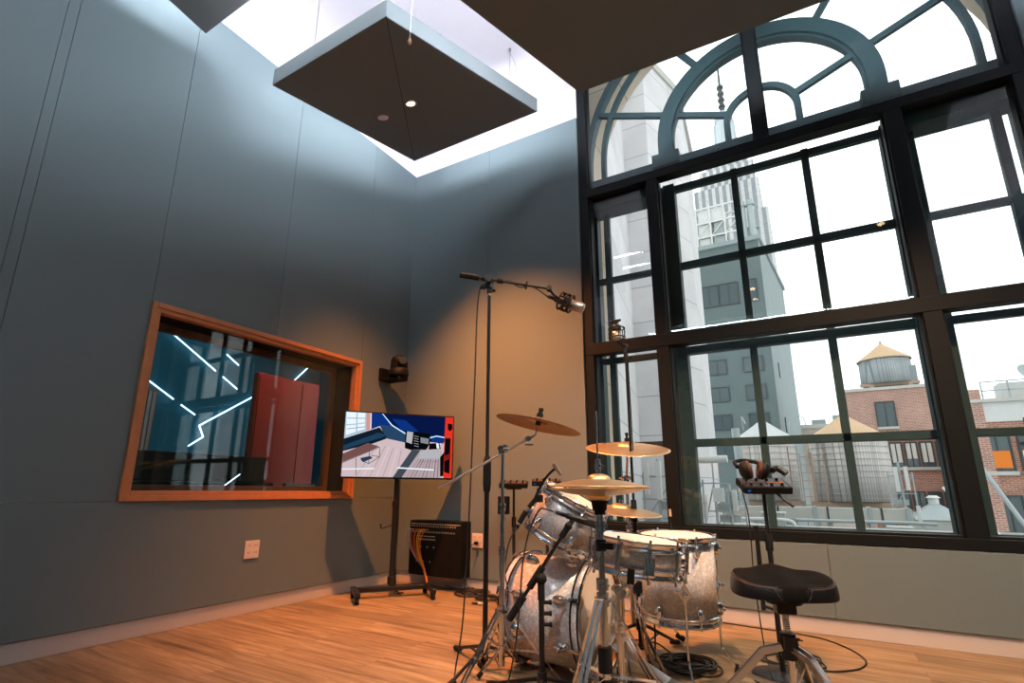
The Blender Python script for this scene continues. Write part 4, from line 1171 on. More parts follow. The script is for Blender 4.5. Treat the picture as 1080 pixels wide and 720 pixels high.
# tall boom stand
B = V((2.044, -1.67, 0))
m1 = thing('microphone_stand', 'tall black boom microphone stand at the left of the drums', 'microphone stand', B)
black_tripod(m1, .10, .33, [R(x) for x in (150, 272, 34)])
MB().cyl((0, 0, .05), (0, 0, 1.05), .0135, n=16).build('lower_tube', 'satin', m1)
MB().cyl((0, 0, 1.0), (0, 0, 2.02), .0095, n=14).build('upper_tube', 'satin', m1)
b = MB().cyl((0, 0, .86), (0, 0, .90), .018, .022, 16); b.cyl((0, 0, .90), (0, 0, 1.02), .022, n=16); b.cyl((0, 0, 1.02), (0, 0, 1.05), .022, .013, 16); b.build('height_clutch', 'rubber', m1)
b0 = V((1.899, -1.771, 2.11))-B; b1 = V((2.345, -1.483, 2.036))-B; bd_ = (b1-b0).normalized()
pz_ = b0+bd_*((-b0.x)/bd_.x)
MB().cyl(b0+bd_*.06, b1, .0075, n=12).build('boom_arm', 'satin', m1)
b = MB().cyl(b0, b0+bd_*.115, .0165, n=16); b.build('counterweight', 'rubber', m1)
b = MB().cyl(b0+bd_*.13, b0+bd_*.165, .014, n=14); b.cyl(pz_-bd_*.0+bd_*.05, pz_+bd_*.085, .014, n=14); b.build('sleeve', 'rubber', m1)
b = MB().cyl((0, 0, 2.0), (0, 0, 2.04), .014, n=14); b.cyl(pz_+ctc*.028, pz_-ctc*.028, .024, n=20); b.bx(-.018, .018, -.018, .018, 2.03, pz_.z+.01); b.cyl(pz_+V((0, 0, -.05))-crt*.05, pz_+V((0, 0, -.05))-crt*.02, .013, n=12); b.cyl(pz_+V((0, 0, -.07))+crt*.02, pz_+V((0, 0, -.07))+crt*.04, .01, n=12); b.build('boom_clutch', 'satin', m1)
MB().cyl((0, 0, 1.985), (0, 0, 1.997), .0105, n=14).build('ring', 'gold', m1)
tc_ = V((2.325, -1.49, 2.04))-B
b = MB().torus(.02, .006, Matrix.Translation(b0+bd_*.40) @ rot_from_z(bd_).to_matrix().to_4x4(), 20, 8); b.build('cable_clip', 'rubber', m1)
b = MB().ball(b1, .018, 12); b.cyl(b1, b1+V((.03, .02, -.045)), .009, n=10); b.cyl(b1-ctc*.02, b1+ctc*.02, .014, n=14); b.build('swivel_mount', 'satin', m1)
# large microphone held in a cage at the end of the boom
MC = V((2.425, -1.417, 1.955)); md = (crt*.86-up_*.42+ctc*.25).normalized()
k1 = thing('microphone', 'large black studio microphone hanging from the tall boom', 'microphone', MC)
b = MB(); lathe_along(b, (0, 0, 0), md, [(.001, -.075), (.018, -.074), (.02, -.05), (.024, -.048), (.026, .02), (.027, .03), (.001, .031)]); b.build('body', 'satin', k1)
b = MB(); lathe_along(b, (0, 0, 0), md, [(.027, .03), (.031, .034), (.031, .095), (.027, .112), (.001, .115)]); b.build('grille', 'silver', k1)
b = MB()
Tq = rot_from_z(md).to_matrix().to_4x4()
for z in (-.035, 0.0, .03): b.torus(.052, .006, Matrix.Translation(md*z) @ Tq, 28, 8)
for a in ring(8): e = Tq @ V((.052*math.cos(a), .052*math.sin(a), 0)); b.cyl(e-md*.037, e+md*.032, .005, n=8)
b.cyl(V((0, 0, .0)), (b1+V((.03, .02, -.045)))-MC+B, .008, n=8)
b.build('shock_mount', 'rubber', k1)
b = MB(); lathe_along(b, -md*.075, -md, [(.001, 0), (.011, 0), (.011, .035), (.008, .05), (.001, .05)], 16); b.build('connector', 'satin', k1)
cc_ = MC-md*.125
b = MB().tube([cc_, cc_-md*.03+V((0, 0, .01)), V((2.36, -1.50, 1.965)), V((2.30, -1.52, 2.02)), B+b0+bd_*.42, B+b0+bd_*.36+V((0, 0, -.018)), B+b0+bd_*.30+V((0, 0, .01)), B+b0+bd_*.24, B+pz_+V((.0, -.02, -.03)), B+V((-.055, -.035, 1.97)), B+V((-.06, -.05, 1.4)), B+V((-.07, -.06, .8)), B+V((-.075, -.09, .25)), B+V((-.08, -.14, .02)), B+V((-.0, -.25, .008)), B+V((.14, -.34, .008))], .0042, 7)
tag(b.build('microphone_cable', 'cable'), 'black cable hanging down beside the tall boom microphone stand', 'cable')

# overhead mic on a straight stand behind the kit
B = V((2.66, -1.05, 0))
m2 = thing('microphone_stand', 'straight black microphone stand rising behind the ride cymbal', 'microphone stand', B)
black_tripod(m2, .16, .34, [R(x) for x in (70, 196, 305)], .010)
MB().cyl((0, 0, .05), (0, 0, .78), .0125, n=16).build('lower_tube', 'satin', m2)
MB().cyl((0, 0, .76), (0, 0, 1.74), .008, n=14).build('upper_tube', 'satin', m2)
MB().cyl((0, 0, .70), (0, 0, .82), .019, .016, 16).build('height_clutch', 'rubber', m2); MB().cyl((0, 0, .32), (0, 0, .38), .028, n=16).build('quick_release', 'rubber', m2)
b = MB().cyl((.015, -.006, 1.10), (.012, -.004, 1.68), .0035, n=8); b.cyl((0, 0, 1.64), (0, 0, 1.70), .014, n=12); b.cyl((.02, -.01, 1.66), (.05, -.02, 1.66), .006, n=8); b.cyl((-.01, 0, 1.70), (.0, 0, 1.76), .009, n=10); b.ball((0, 0, 1.745), .016, 12); b.build('swivel_mount', 'satin', m2)
K2 = B+V((-.045, -.02, 1.83))
k2 = thing('microphone', 'small silver condenser microphone in a round shock mount above the ride cymbal', 'microphone', K2)
mdir = (up_*.12+ctc*.8+crt*.2).normalized()
b = MB(); lathe_along(b, V((0, 0, .01)), up_, [(.001, -.05), (.026, -.05), (.028, -.045), (.028, .0), (.001, .002)]); b.build('body', 'silver', k2)
b = MB(); lathe_along(b, V((0, 0, .01)), up_, [(.028, .0), (.029, .006), (.029, .03), (.02, .045), (.001, .048)]); b.build('grille', 'satin', k2)
b = MB()
for z in (-.03, .03): b.torus(.05, .004, Matrix.Translation((0, 0, z)), 28, 8)
for a in ring(6): b.cyl((.05*math.cos(a), .05*math.sin(a), -.03), (.05*math.cos(a), .05*math.sin(a), .03), .003, n=6)
b.torus(.052, .003, Matrix.Rotation(R(90), 4, 'X'), 28, 6)
b.cyl((0, 0, -.05), (.04, .02, -.085), .007, n=8); b.box((0, 0, .075), (.03, .02, .014)); b.cyl((-.03, 0, .082), (.03, 0, .082), .008, n=8)
b.cyl((0, 0, .045), (0, 0, .08), .006, n=8); b.build('shock_mount', 'rubber', k2)

# short boom stand with the mic for the snare
B = V((2.472, -1.892, 0))
m3 = thing('microphone_stand', 'short black boom microphone stand in front of the bass drum', 'microphone stand', B)
black_tripod(m3, .085, .27, [R(x) for x in (55, 175, 292)])
MB().cyl((0, 0, .04), (0, 0, .48), .0125, n=16).build('tube', 'satin', m3)
b = MB()
for z in (.30, .345, .39): b.cyl((0, 0, z), crt*.035+V((0, 0, z)), .0085, n=12); b.cyl(crt*.035+V((0, 0, z)), crt*.045+V((0, 0, z)), .011, n=12)
b.build('knob', 'rubber', m3)
b = MB().cyl((0, 0, .40), (0, 0, .475), .016, n=16); b.ball((0, 0, .487), .026, 16, (1, 1, 1)); b.cyl(V((0, 0, .487)), V((2.474, -1.874, .50))-B-crt*.03, .014, n=12); b.build('boom_clutch', 'rubber', m3)
q0 = V((2.323, -1.916, .307))-B; q1 = V((2.60, -1.870, .715))-B
dq = (q1-q0).normalized()
MB().cyl(q0+dq*.05, q1, .0085, n=12).build('boom_arm', 'satin', m3)
MB().cyl(q0, q0+dq*.12, .0165, n=16).build('counterweight', 'rubber', m3)
MB().cyl(q0+dq*.17, q0+dq*.28, .016, n=16).build('sleeve', 'rubber', m3)
b = MB().cyl(q1-dq*.06, q1-dq*.0, .014, n=14); b.ball(q1, .018, 12); b.cyl(q1, q1+V((.02, .02, .035)), .012, n=12); b.build('mic_clip', 'rubber', m3)
K3 = V((2.63, -1.850, .747)); d3 = (V((2.765, -1.765, .70))-K3).normalized()
k3 = thing('microphone', 'black hand-held style microphone on the short boom, pointing at the snare drum', 'microphone', K3)
b = MB(); lathe_along(b, (0, 0, 0), d3, [(.001, -.045), (.012, -.045), (.0125, -.03), (.016, .03), (.017, .085), (.001, .086)]); b.build('body', 'satin', k3)
b = MB(); lathe_along(b, (0, 0, 0), d3, [(.017, .085), (.018, .09), (.018, .135), (.013, .142), (.001, .143)]); b.build('grille', 'rubber', k3)
b = MB(); lathe_along(b, -d3*.044, -d3, [(.001, 0), (.0095, 0), (.0095, .04), (.006, .055), (.001, .055)], 14); b.build('connector', 'satin', k3)
b = MB(); lathe_along(b, -d3*.098, -d3, [(.001, 0), (.0065, 0), (.0065, .006), (.001, .006)], 14); b.build('ring', 'gold', k3)
p = K3-d3*.1
tag(MB().tube([p, p-d3*.04, p-d3*.075+V((0, 0, -.015)), V((2.44, -1.95, .68)), V((2.415, -1.96, .55)), V((2.40, -1.96, .38)), V((2.37, -1.95, .2)), V((2.33, -1.95, .05)), V((2.30, -2.0, .008)), V((2.26, -2.12, .008))], .0038, 7).build('microphone_cable', 'cable'), 'thin black cable looping down from the short boom microphone', 'cable')

# clip-on gooseneck mic on the tom hoop
G = V((2.365, -1.77, .80))
gm = thing('clip_microphone', 'clip-on gooseneck microphone with a silver head on the tilted tom', 'microphone', G)
tip = V((2.50, -1.765, .972))-G
b = MB().tube([(-.05, -.035, -.085), (-.02, -.02, -.03)], .013, 12, smooth=False); b.cyl((-.06, -.042, -.11), (-.05, -.035, -.08), .009, n=10); b.build('connector', 'rubber', gm)
b = MB().cyl((-.055, -.036, -.093), (-.05, -.033, -.084), .0138, n=14); b.build('ring', 'silver', gm)
b = MB().cyl((-.01, -.012, -.012), (.035, .012, .045), .011, n=12); b.box((.035, .015, .03), (.03, .03, .035)); b.build('clip', 'rubber', gm, bevel=.003)
b = MB().tube([(.01, .0, .015), (.04, .01, .08), (.075, .01, .13), (.115, .008, .165), tip], .006, 10); b.build('gooseneck', 'rubber', gm)
b = MB().cyl(tip+V((-.014, -.008, .022)), tip+V((.02, .012, -.028)), .0095, n=14); b.build('mic_head', 'silver', gm)
tag(MB().tube([G+V((-.06, -.042, -.11)), G+V((-.085, -.06, -.16)), G+V((-.12, -.03, -.22)), G+V((-.15, .0, -.32)), V((2.20, -1.71, .35)), V((2.14, -1.70, .12)), V((2.10, -1.62, .008)), V((2.0, -1.5, .008))], .0035, 7).build('microphone_cable', 'cable'), 'thin black cable falling from the clip-on tom microphone', 'cable')

# small mic clipped to the rim of the floor tom
G2 = V((2.865, -1.065, .655))
g2 = thing('clip_microphone', 'small clip-on microphone with a pale tip standing on the rim of the floor tom', 'microphone', G2)
MB().cyl((0, 0, .0), (0, 0, .085), .0035, n=8).build('gooseneck', 'rubber', g2)
MB().cyl((0, 0, .08), (0, 0, .118), .0085, .0075, 12).build('mic_head', 'conebeige', g2)
MB().box((0, 0, .0), (.022, .022, .03)).build('clip', 'rubber', g2, bevel=.003)
# ------------------------------------------------------------------ personal monitor mixers
def round_base_stand(name, label, B, top, base=True):
    t = thing(name, label, 'stand', B)
    if base: MB().lathe([(.001, .03), (.05, .03), (.06, .026), (.125, .022), (.14, .015), (.142, .002), (.001, .002)], None, 40).build('base', 'satin', t)
    else: black_tripod(t, .12, .24, [R(x) for x in (30, 150, 270)])
    b = MB().cyl((0, 0, .02), (0, 0, .62), .0125, n=14); b.build('lower_tube', 'satin', t)
    b = MB().cyl((0, 0, .60), (0, 0, top), .0095, n=14); b.build('upper_tube', 'satin', t)
    b = MB().cyl((0, 0, .58), (0, 0, .66), .018, n=14); b.build('height_clutch', 'rubber', t)
    MB().bx(-.05, .05, -.04, .04, top-.012, top).build('mount_plate', 'satin', t, bevel=.002)
    return t
def mixer(label, loc, rz, tilt, group='personal mixers on stands'):
    t = thing('monitor_mixer', label, 'mixer', loc, rz, group)
    Tm = Matrix.Rotation(tilt, 4, 'X')
    MB().bx(-.115, .115, -.075, .075, .006, .042, Tm).build('case', 'black', t, bevel=.004)
    MB().bx(-.105, .105, -.065, .065, .042, .0435, Tm).build('faceplate', 'satin', t)
    kn = None
    for i in range(4):
        for y in (.03, -.045):
            b = MB().cyl((0, 0, 0), (0, 0, .012), .008, .0065, 14)
            if kn is None: kn = b.build('knob', 'rubber', t); o = kn
            else: o = dup(kn, t)
            o.location = Tm @ V((-.075+i*.05, y, .0435)); o.rotation_euler = (tilt, 0, 0)
    bt = None
    for i in range(8):
        if bt is None: bt = MB().bx(-.008, .008, -.005, .005, 0, .003).build('button', 'c_orange', t); o = bt
        else: o = dup(bt, t)
        o.location = Tm @ V((-.084+i*.024, -.01, .0435)); o.rotation_euler = (tilt, 0, 0)
    MB().bx(-.1, -.085, -.0765, -.075, .018, .028, Tm).build('lit_display', 'blue_led', t)
    return t
MX = V((3.338, -1.022, 0))
rs = round_base_stand('mixer_stand', 'black round-based stand behind the drum throne', MX, .87)
b = MB().cyl((-.055, -.02, .30), (-.05, -.02, .70), .011, n=12); b.cyl((-.055, -.02, .32), (0, 0, .30), .008, n=10); b.build('side_rod', 'satin', rs)
b = MB().cyl((.06, -.02, .865), (.13, -.06, .80), .007, n=10); b.build('tilt_lever', 'satin', rs)
mx1 = mixer('monitor mixer under the headphones in front of the window', MX+V((0, 0, .878)), R(22), R(20))
def face_tilt(): pass
# headphones lying on the mixer
HP = MX+V((-.02, -.02, .938))
hp_s = 1.15
hp = thing('headphones', 'black headphones with brown ear pads lying on the mixer by the window', 'headphones', HP, R(25))
for s, x in ((-1, -.055), (1, .02)):
    T = Matrix.Translation((x, -.02, .035)) @ Matrix.Rotation(R(90+s*12), 4, 'Y') @ Matrix.Rotation(R(10), 4, 'X')
    ec = MB().lathe([(.001, .026), (.02, .025), (.036, .016), (.042, .004), (.042, -.006), (.03, -.008)], T @ Matrix.Diagonal((1, 1, s, 1)), 28).build('ear_cup', 'black', hp)
    MB().torus(.031, .011, T @ Matrix.Translation((0, 0, -s*.012)), 28, 10).build('ear_pad', 'piping', ec)
b = MB().tube([(-.085, -.01, .05), (-.075, .05, .075), (-.02, .075, .085), (.04, .06, .07), (.05, -.0, .05)], .009, 8); b.build('headband', 'black', hp)
b = MB().tube([(.06, -.02, .035), (.09, .0, .045), (.12, -.02, .02)], .014, 10); b.build('hinge', 'satin', hp)
hp.scale = (hp_s,)*3
tag(MB().tube([HP+V((-.06, -.05, .01)), HP+V((-.07, -.09, -.05)), HP+V((-.055, -.05, -.2)), HP+V((-.06, -.04, -.5)), HP+V((-.045, -.05, -.8)), V((3.30, -1.20, .01)), V((3.22, -1.15, .006))], .003, 6).build('headphone_cable', 'cable'), 'thin black headphone cable hanging by the mixer stand', 'cable')
LX = V((1.47, -.33, 0))
round_base_stand('mixer_stand', 'thin black stand left of the tom, holding the leftmost mixer', LX, .885, False)
mixer('leftmost monitor mixer on a thin stand before the window wall', LX+V((0, 0, .89)), R(25), R(10))
jb = thing('belt_pack', 'small black box hanging under the leftmost mixer', 'box', LX+V((-.06, -.06, .68)))
MB().bx(-.045, .045, -.025, .025, 0, .14).build('case', 'black', jb, bevel=.008)
MB().bx(-.01, .01, .025, .055, .1, .14).build('clip', 'satin', jb)
LX2 = V((1.74, -.28, 0))
round_base_stand('mixer_stand', 'thin black stand mostly hidden behind the tilted tom', LX2, .90, False)
mixer('monitor mixer peeping over the tilted tom', LX2+V((0, 0, .905)), R(25), R(8))

# ------------------------------------------------------------------ cables on the floor
def coil(name, c, r0, r1, n, rad, label, seed, m='cable'):
    rnd = random.Random(seed); pts = []
    for i in range(n*14):
        a = 2*PI*i/14; r = r0+(r1-r0)*(.5+.5*math.sin(i*.37+seed))+rnd.uniform(-.008, .008)
        pts.append((c[0]+r*math.cos(a)*(1+.06*math.sin(i*.11))+.012*math.sin(i*.05*seed), c[1]+r*math.sin(a)*.95+.012*math.cos(i*.07*seed), rad+.0045*(i//14)*.8+rnd.uniform(0, .004)))
    return pts
def put(name, pts, rad, label, cat='cable', m='cable', group=None):
    return tag(MB().tube(pts, rad, 6, sub=3).build(name, m), label, cat, group)
cp_ = coil('c', (2.905, -1.10), .085, .15, 8, .005, '', 3)
put('coiled_cable', [(2.77, -1.16, .30), (2.775, -1.18, .15), (2.80, -1.2, .04)]+cp_, .005, 'coil of black cable on the floor below the floor tom')
put('coiled_cable', coil('c', (.95, -.14), .07, .15, 6, .005, '', 5)+[(.80, -.10, .02), (.62, -.07, .03)], .005, 'coil of black cable on the floor under the connector box')
put('coiled_cable', coil('c', (1.18, -.24), .06, .12, 5, .005, '', 8), .005, 'small coil of black cable right of the connector box')
put('coiled_cable', coil('c', (3.36, -.70), .07, .16, 4, .0045, '', 11), .0045, 'loose coil of black cable behind the drum throne')
put('floor_cable', [(2.75, -.03, .006), (2.97, -.05, .006), (3.2, -.08, .006), (3.40, -.10, .006), (3.53, -.16, .006), (3.65, -.33, .006), (3.70, -.52, .006), (3.66, -.69, .006), (3.55, -.80, .006), (3.44, -.83, .006), (3.36, -.78, .006)], .0045, 'black cable curving over the floor right of the drum throne')
put('floor_cable', [(.70, -.06, .006), (.55, -.10, .02), (.40, -.16, .03), (.3, -.3, .006), (.36, -.45, .006), (.48, -.5, .006)], .005, 'black cable running from the connector box to the television stand')
put('power_cable', [(.93, -.055, .405), (.90, -.09, .38), (.86, -.08, .25), (.87, -.12, .1), (.98, -.14, .012)], .004, 'black power cable drooping from the plug to the floor')
put('floor_cable', [(1.25, -.27, .006), (1.5, -.5, .006), (1.62, -.9, .006), (1.9, -1.2, .006), (2.2, -1.05, .006), (2.6, -.75, .006), (2.8, -.95, .006)], .0045, 'black cable crossing the floor behind the bass drum')
xl = thing('cable_connector', 'metal cable connector lying on the floor behind the tall microphone stand', 'connector', (1.27, -.44, 0), R(20))
MB().cyl((-.05, 0, .011), (.03, 0, .011), .0095, n=14).build('barrel', 'silver', xl)
MB().cyl((-.10, 0, .011), (-.05, 0, .011), .006, .009, 12).build('boot', 'rubber', xl)
# ------------------------------------------------------------------ the city outside
def win(parent, x, y, z, w, h, glassm='darkglass', face='y', mull=1, org=V((0, 0, 0)), framem='winframe', sill=None):
    """window on a wall that faces -y (face 'y') or +x/-x: frame with its panes a child"""
    fw_ = .06
    b = MB(); g = MB()
    def bb(B_, u0, u1, d0, d1, z0, z1):
        if face == 'y': B_.bx(u0-org.x, u1-org.x, y+d0-org.y, y+d1-org.y, z0-org.z, z1-org.z)
        else: B_.bx(x+d0-org.x, x+d1-org.x, u0-org.y, u1-org.y, z0-org.z, z1-org.z)
    c = x if face == 'y' else y
    u0, u1 = c-w/2, c+w/2
    bb(b, u0-fw_, u0, -.08, .06, z-fw_, z+h+fw_); bb(b, u1, u1+fw_, -.08, .06, z-fw_, z+h+fw_)
    bb(b, u0, u1, -.08, .06, z-fw_, z); bb(b, u0, u1, -.08, .06, z+h, z+h+fw_)
    for k in range(mull): m_ = u0+(k+1)*w/(mull+1); bb(b, m_-.03, m_+.03, -.06, .06, z, z+h)
    f = b.build('window', framem, parent)
    bb(g, u0, u1, -.03, .05, z, z+h); g.build('pane', glassm, f)
    if sill:
        s_ = MB(); bb(s_, u0-.1, u1+.1, -.16, .0, z-.22, z-.06); s_.build('window_sill', sill, f)
    return f
def bldg(name, label, loc, cat='building'):
    return thing(name, label, cat, loc)
# pale panelled building on the left
o = V((0, 8, -8)); t = bldg('panelled_building', 'pale panelled building close by at the left of the window', o)
MB().prism([(x-o.x, y-o.y) for x, y in ((1.0, 3.2), (.24, 8), (.88, 8), (1.45, 10), (1.2, 13), (-9, 13), (-9, 3.2))], 0, 20.5).build('walls', 'whitepanel', t)
MB().prism([(x-o.x, y-o.y) for x, y in ((1.02, 3.1), (.26, 7.95), (.92, 7.95), (1.5, 10), (1.3, 13.1), (-9, 13.1), (-9, 3.1))], 20.5, 20.75).build('coping', 'roofpale', t)
# green-grey apartment block
o = V((-1, 45, -10)); t = bldg('apartment_block', 'green-grey apartment block with paired windows rising behind the pale building', o)
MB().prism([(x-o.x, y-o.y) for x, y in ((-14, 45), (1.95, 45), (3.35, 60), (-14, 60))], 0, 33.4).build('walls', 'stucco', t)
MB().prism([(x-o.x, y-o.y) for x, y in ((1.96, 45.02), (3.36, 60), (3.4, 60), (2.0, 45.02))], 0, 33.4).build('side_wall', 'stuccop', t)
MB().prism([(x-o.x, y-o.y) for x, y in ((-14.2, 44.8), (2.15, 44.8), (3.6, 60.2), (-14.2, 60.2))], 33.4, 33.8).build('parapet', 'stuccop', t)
for k in range(7):
    z = 3.35+k*2.5
    if k < 4:
        for x in (-7.6, -2.5, .45): win(t, x, 45, z+.3, 1.5, 1.25, org=o)
    elif k == 5:
        for x in (-2.6, -.9): win(t, x, 45, 17.6, 1.55, 2.0, org=o)
        win(t, 1.0, 45, 17.6, .8, 2.0, org=o, mull=0)
    if k < 4:
        win(t, 2.3, 48.5, z+.2, 1.1, 1.2, face='x', org=o, mull=0) if k % 2 else None
# plant on its roof
o = V((-1.3, 47, 23.8)); t = bldg('cooling_plant', 'white steel cooling plant standing on the green-grey apartment block', o, 'machinery')
fr_ = MB()
for x in (-2.0, -.7, .6, 1.9):
    for y in (-1, 1): fr_.beam((x, y, 0), (x, y, 4.6), .14, .14)
for z in (1.4, 2.9, 4.5):
    for y in (-1, 1): fr_.beam((-2, y, z), (1.9, y, z), .12, .16)
    for x in (-2.0, 1.9): fr_.beam((x, -1, z), (x, 1, z), .12, .16)
for x in (-2.0, -.7, .6): fr_.beam((x, -1, 1.4), (x+1.3, -1, 2.9), .08, .08)
fr_.build('frame', 'extwhite', t)
for i, (x, z, w, h) in enumerate(((-1.35, .1, 1.0, 1.2), (0, .1, 1.0, 1.2), (-1.3, 1.6, 1.1, 1.2), (.1, 1.6, 1.0, 1.2), (-.6, 3.1, 2.4, 1.3))):
    MB().bx(x-w/2, x+w/2, -.8, .8, z, z+h).build('cooling_unit', 'galv' if i % 2 else 'extwhite', t)
b = MB()
for x in (2.2, 2.9): b.cyl((x, -.6, 0), (x, -.6, 4.4), .28, n=16); b.torus(.35, .06, Matrix.Translation((x, -.6, 3.9)), 20, 6)
b.build('pipe', 'galv', t)
b = MB().cyl((2.7, 2, 0), (2.7, 2, 2.6), .5, n=20); b.cyl((2.7, 2, 2.6), (2.7, 2, 3.1), .7, .3, 20); b.build('vent', 'galv', t)
# far tower with a mast
o = V((-14, 260, -10)); t = bldg('stepped_tower', 'distant stepped stone tower with a tall mast', o)
def tb(name, x0, x1, z0, z1, m, d=24): return MB().bx(x0-o.x, x1-o.x, -d/2, d/2, z0-o.z, z1-o.z).build(name, m, t)
tb('shaft', -33, 1.5, -10, 128, 'towerstone', 40); tb('upper_shaft', -30, -1.0, 128, 146, 'towerstone', 34); tb('upper_shaft', -27, -2.5, 146, 157, 'towerstone', 30)
tb('setback', -24, -5, 157, 163, 'towerstone', 22); tb('setback', -20.5, -6.5, 163, 168, 'towerstone', 16)
b = MB().cyl((-.3, 0, 178), (-.3, 0, 203), 5.2, 4.0, 20); b.cyl((-.3, 0, 203), (-.3, 0, 206), 4.6, 4.6, 20); b.cyl((-.3, 0, 206), (-.3, 0, 209), 3.2, 1.8, 16)
for a in ring(4): b.beam((-.3+5*math.cos(a), 5*math.sin(a), 176), (-.3+4.2*math.cos(a), 4.2*math.sin(a), 202), 1.4, 1.8)
b.build('lantern', 'towerglass', t)
b = MB().cyl((-.3, 0, 209), (-.3, 0, 226), 1.2, 1.0, 10); b.cyl((-.3, 0, 226), (-.3, 0, 250), .6, .35, 8)
for z in (212, 216, 220, 224): b.cyl((-.3, 0, z), (-.3, 0, z+1.2), 1.7, n=10)
b.build('mast', 'winframe', t)
# water tanks
def tank(label, x, y, z0, z1, r, apex, wood, cone, legs=1.6):
    t = thing('water_tank', label, 'water tank', (x, y, z0-legs), group='rooftop water tanks')
    MB().lathe([(.01, legs), (r, legs), (r*.985, legs+z1-z0), (.01, legs+z1-z0)], None, 40).build('tank_body', wood, t)
    fixn(MB().lathe([(r*1.06, legs+z1-z0-.06), (r*1.06, legs+z1-z0), (r*.5, legs+(z1-z0)+(apex-z1)*.52), (.03, legs+apex-z0), (.001, legs+apex-z0)], None, 28, False).build('roof', cone, t))
    MB().lathe([(.001, 0), (.06, 0), (.09, .1), (.03, .2), (.001, .24)], Matrix.Translation((0, 0, legs+apex-z0-.03)), 12).build('finial', 'galv', t)
    n = 11
    for k in range(n):
        z = legs+.12+(z1-z0-.25)*(k/(n-1))**1.15
        MB().torus(r*1.004, .010, Matrix.Translation((0, 0, z)), 40, 6).build('hoop', 'galv', t)
    b = MB()
    for i in (-.7, -.25, .25, .7) if legs > 1 else (-.6, .6): b.bx(-r*1.1, r*1.1, i*r-.08, i*r+.08, legs-.22, legs-.02)
    for i in (-.7, .7): b.bx(i*r-.1, i*r+.1, -r*1.1, r*1.1, legs-.45, legs-.22)
    b.build('platform', 'rust', t)
    for sx in (-1, 1):
        for sy in (-1, 1): MB().bx(sx*r*.7-.08, sx*r*.7+.08, sy*r*.7-.08, sy*r*.7+.08, 0, legs-.45).build('leg', 'galv', t)
    return t
def ladder(parent, p, h, m='rust', w=.36):
    b = MB()
    for s in (-1, 1): b.beam(V(p)+V((s*w/2, 0, 0)), V(p)+V((s*w/2, 0, h)), .035, .035)
    for i in range(int(h/.3)): b.beam(V(p)+V((-w/2, 0, .15+i*.3)), V(p)+V((w/2, 0, .15+i*.3)), .022, .022)
    return b.build('ladder', m, parent)
tA = tank('wooden water tank with a pale grey cone roof, left of the pair beyond the window', 1.87, 24, .5, 3.35, 1.26, 4.3, 'staves', 'conegrey')
tB = tank('wooden water tank with a beige cone roof, right of the pair beyond the window', 4.95, 20, .55, 2.9, 1.3, 3.85, 'staves', 'conebeige')
tC = tank('slate-grey water tank with a tan cone roof high on the brick building', 9.0, 40, 8.22, 9.95, 1.5, 11.2, 'staves2', 'conebeige', .46)
ladder(tB, (-1.05, -1.05, .3), 3.2); ladder(tB, (-1.45, -.6, -.2), 3.6); ladder(tA, (1.15, -.8, .8), 3.2)
b = MB(); b.tube([(-.9, .6, 5.0), (-.9, .2, 5.6), (-.7, -.4, 5.2)], .025, 6)
b.tube([(1.9, -.2, 4.6), (1.7, -.4, 5.4), (1.2, -.4, 5.2), (1.15, -.6, 4.6)], .02, 6); b.build('rail_hoop', 'galv', tA)
# brick building carrying the third tank
o = V((8.6, 38, -8)); t = bldg('brick_building', 'weathered brick building carrying the slate-grey water tank', o)
MB().bx(-2.2, 2.75, 0, 9, 0, 15.55).build('walls', 'redbrick2', t)
MB().bx(-2.3, 2.85, -.1, 9.1, 15.55, 15.75).build('coping', 'roofpale', t)
win(t, 8.4, 38, 5.15, .95, 1.55, org=o, sill='roofpale')
MB().bx(1.1, 2.0, 1.2, 2.2, 15.75, 17.3).build('roof_hut', 'stuccop', t)
# lower brick facade
o = V((9.0, 32, -8)); t = bldg('brick_building', 'low brick building with white window blinds behind the right-hand tank', o)
MB().bx(-2.5, 3.5, 0, 5.5, 0, 11.75).build('walls', 'redbrick', t)
MB().bx(-2.6, 3.6, -.1, 5.6, 11.75, 11.95).build('coping', 'roofpale', t)
for i, x in enumerate((7.88, 8.55, 9.22, 9.9, 10.6)):
    f = win(t, x, 32, 2.3, .46, 1.25, org=o, sill='roofpale')
    MB().bx(x-.22-o.x, x+.22-o.x, -.05, -.03, (2.5 if i != 1 else 2.7)-o.z, 3.53-o.z).build('blind', 'blind', f)
for x in (7.88, 8.55, 9.22, 9.9): win(t, x, 32, -.4, .46, 1.3, org=o, sill='roofpale')
# brick building at the right edge, rooms lit inside
o = V((14, 26, -8)); t = bldg('brick_building', 'brick building with orange-lit windows at the right edge of the window', o)
MB().bx(-4.05, 10, 0, 5.4, 0, 11.9).build('walls', 'redbrick', t)
MB().bx(-4.1, -3.55, -.15, .4, 0, 13.35).build('corner_pier', 'redbrick2', t)
MB().bx(-3.55, 10, -.05, .3, 11.9, 12.75).build('parapet', 'extwhite', t)
MB().bx(-4.15, 10, -.2, .35, 12.75, 12.9).build('coping', 'roofpale', t)
for z, gl in ((1.85, 'lit'), (-.75, 'darkglass'), (-3.4, 'darkglass')):
    for i, x in enumerate((10.66, 11.78, 12.9, 14.0)):
        f = win(t, x, 26, z, .8, 1.5, org=o, sill='roofpale', glassm='darkglass')
        if gl == 'lit' and i < 3:
            MB().bx(x-.36-o.x, x+.36-o.x, -.07, -.045, z+.08-o.z, z+.8-o.z).build('lit_blind', 'lit' if i != 1 else 'lit2', f)
b = MB()
for i in range(9): b.beam((-3.4+i*.9, .2, 12.9), (-3.4+i*.9, .2, 13.7), .05, .05)
for z in (13.3, 13.7): b.beam((-3.4, .2, z), (4.2, .2, z), .05, .05)
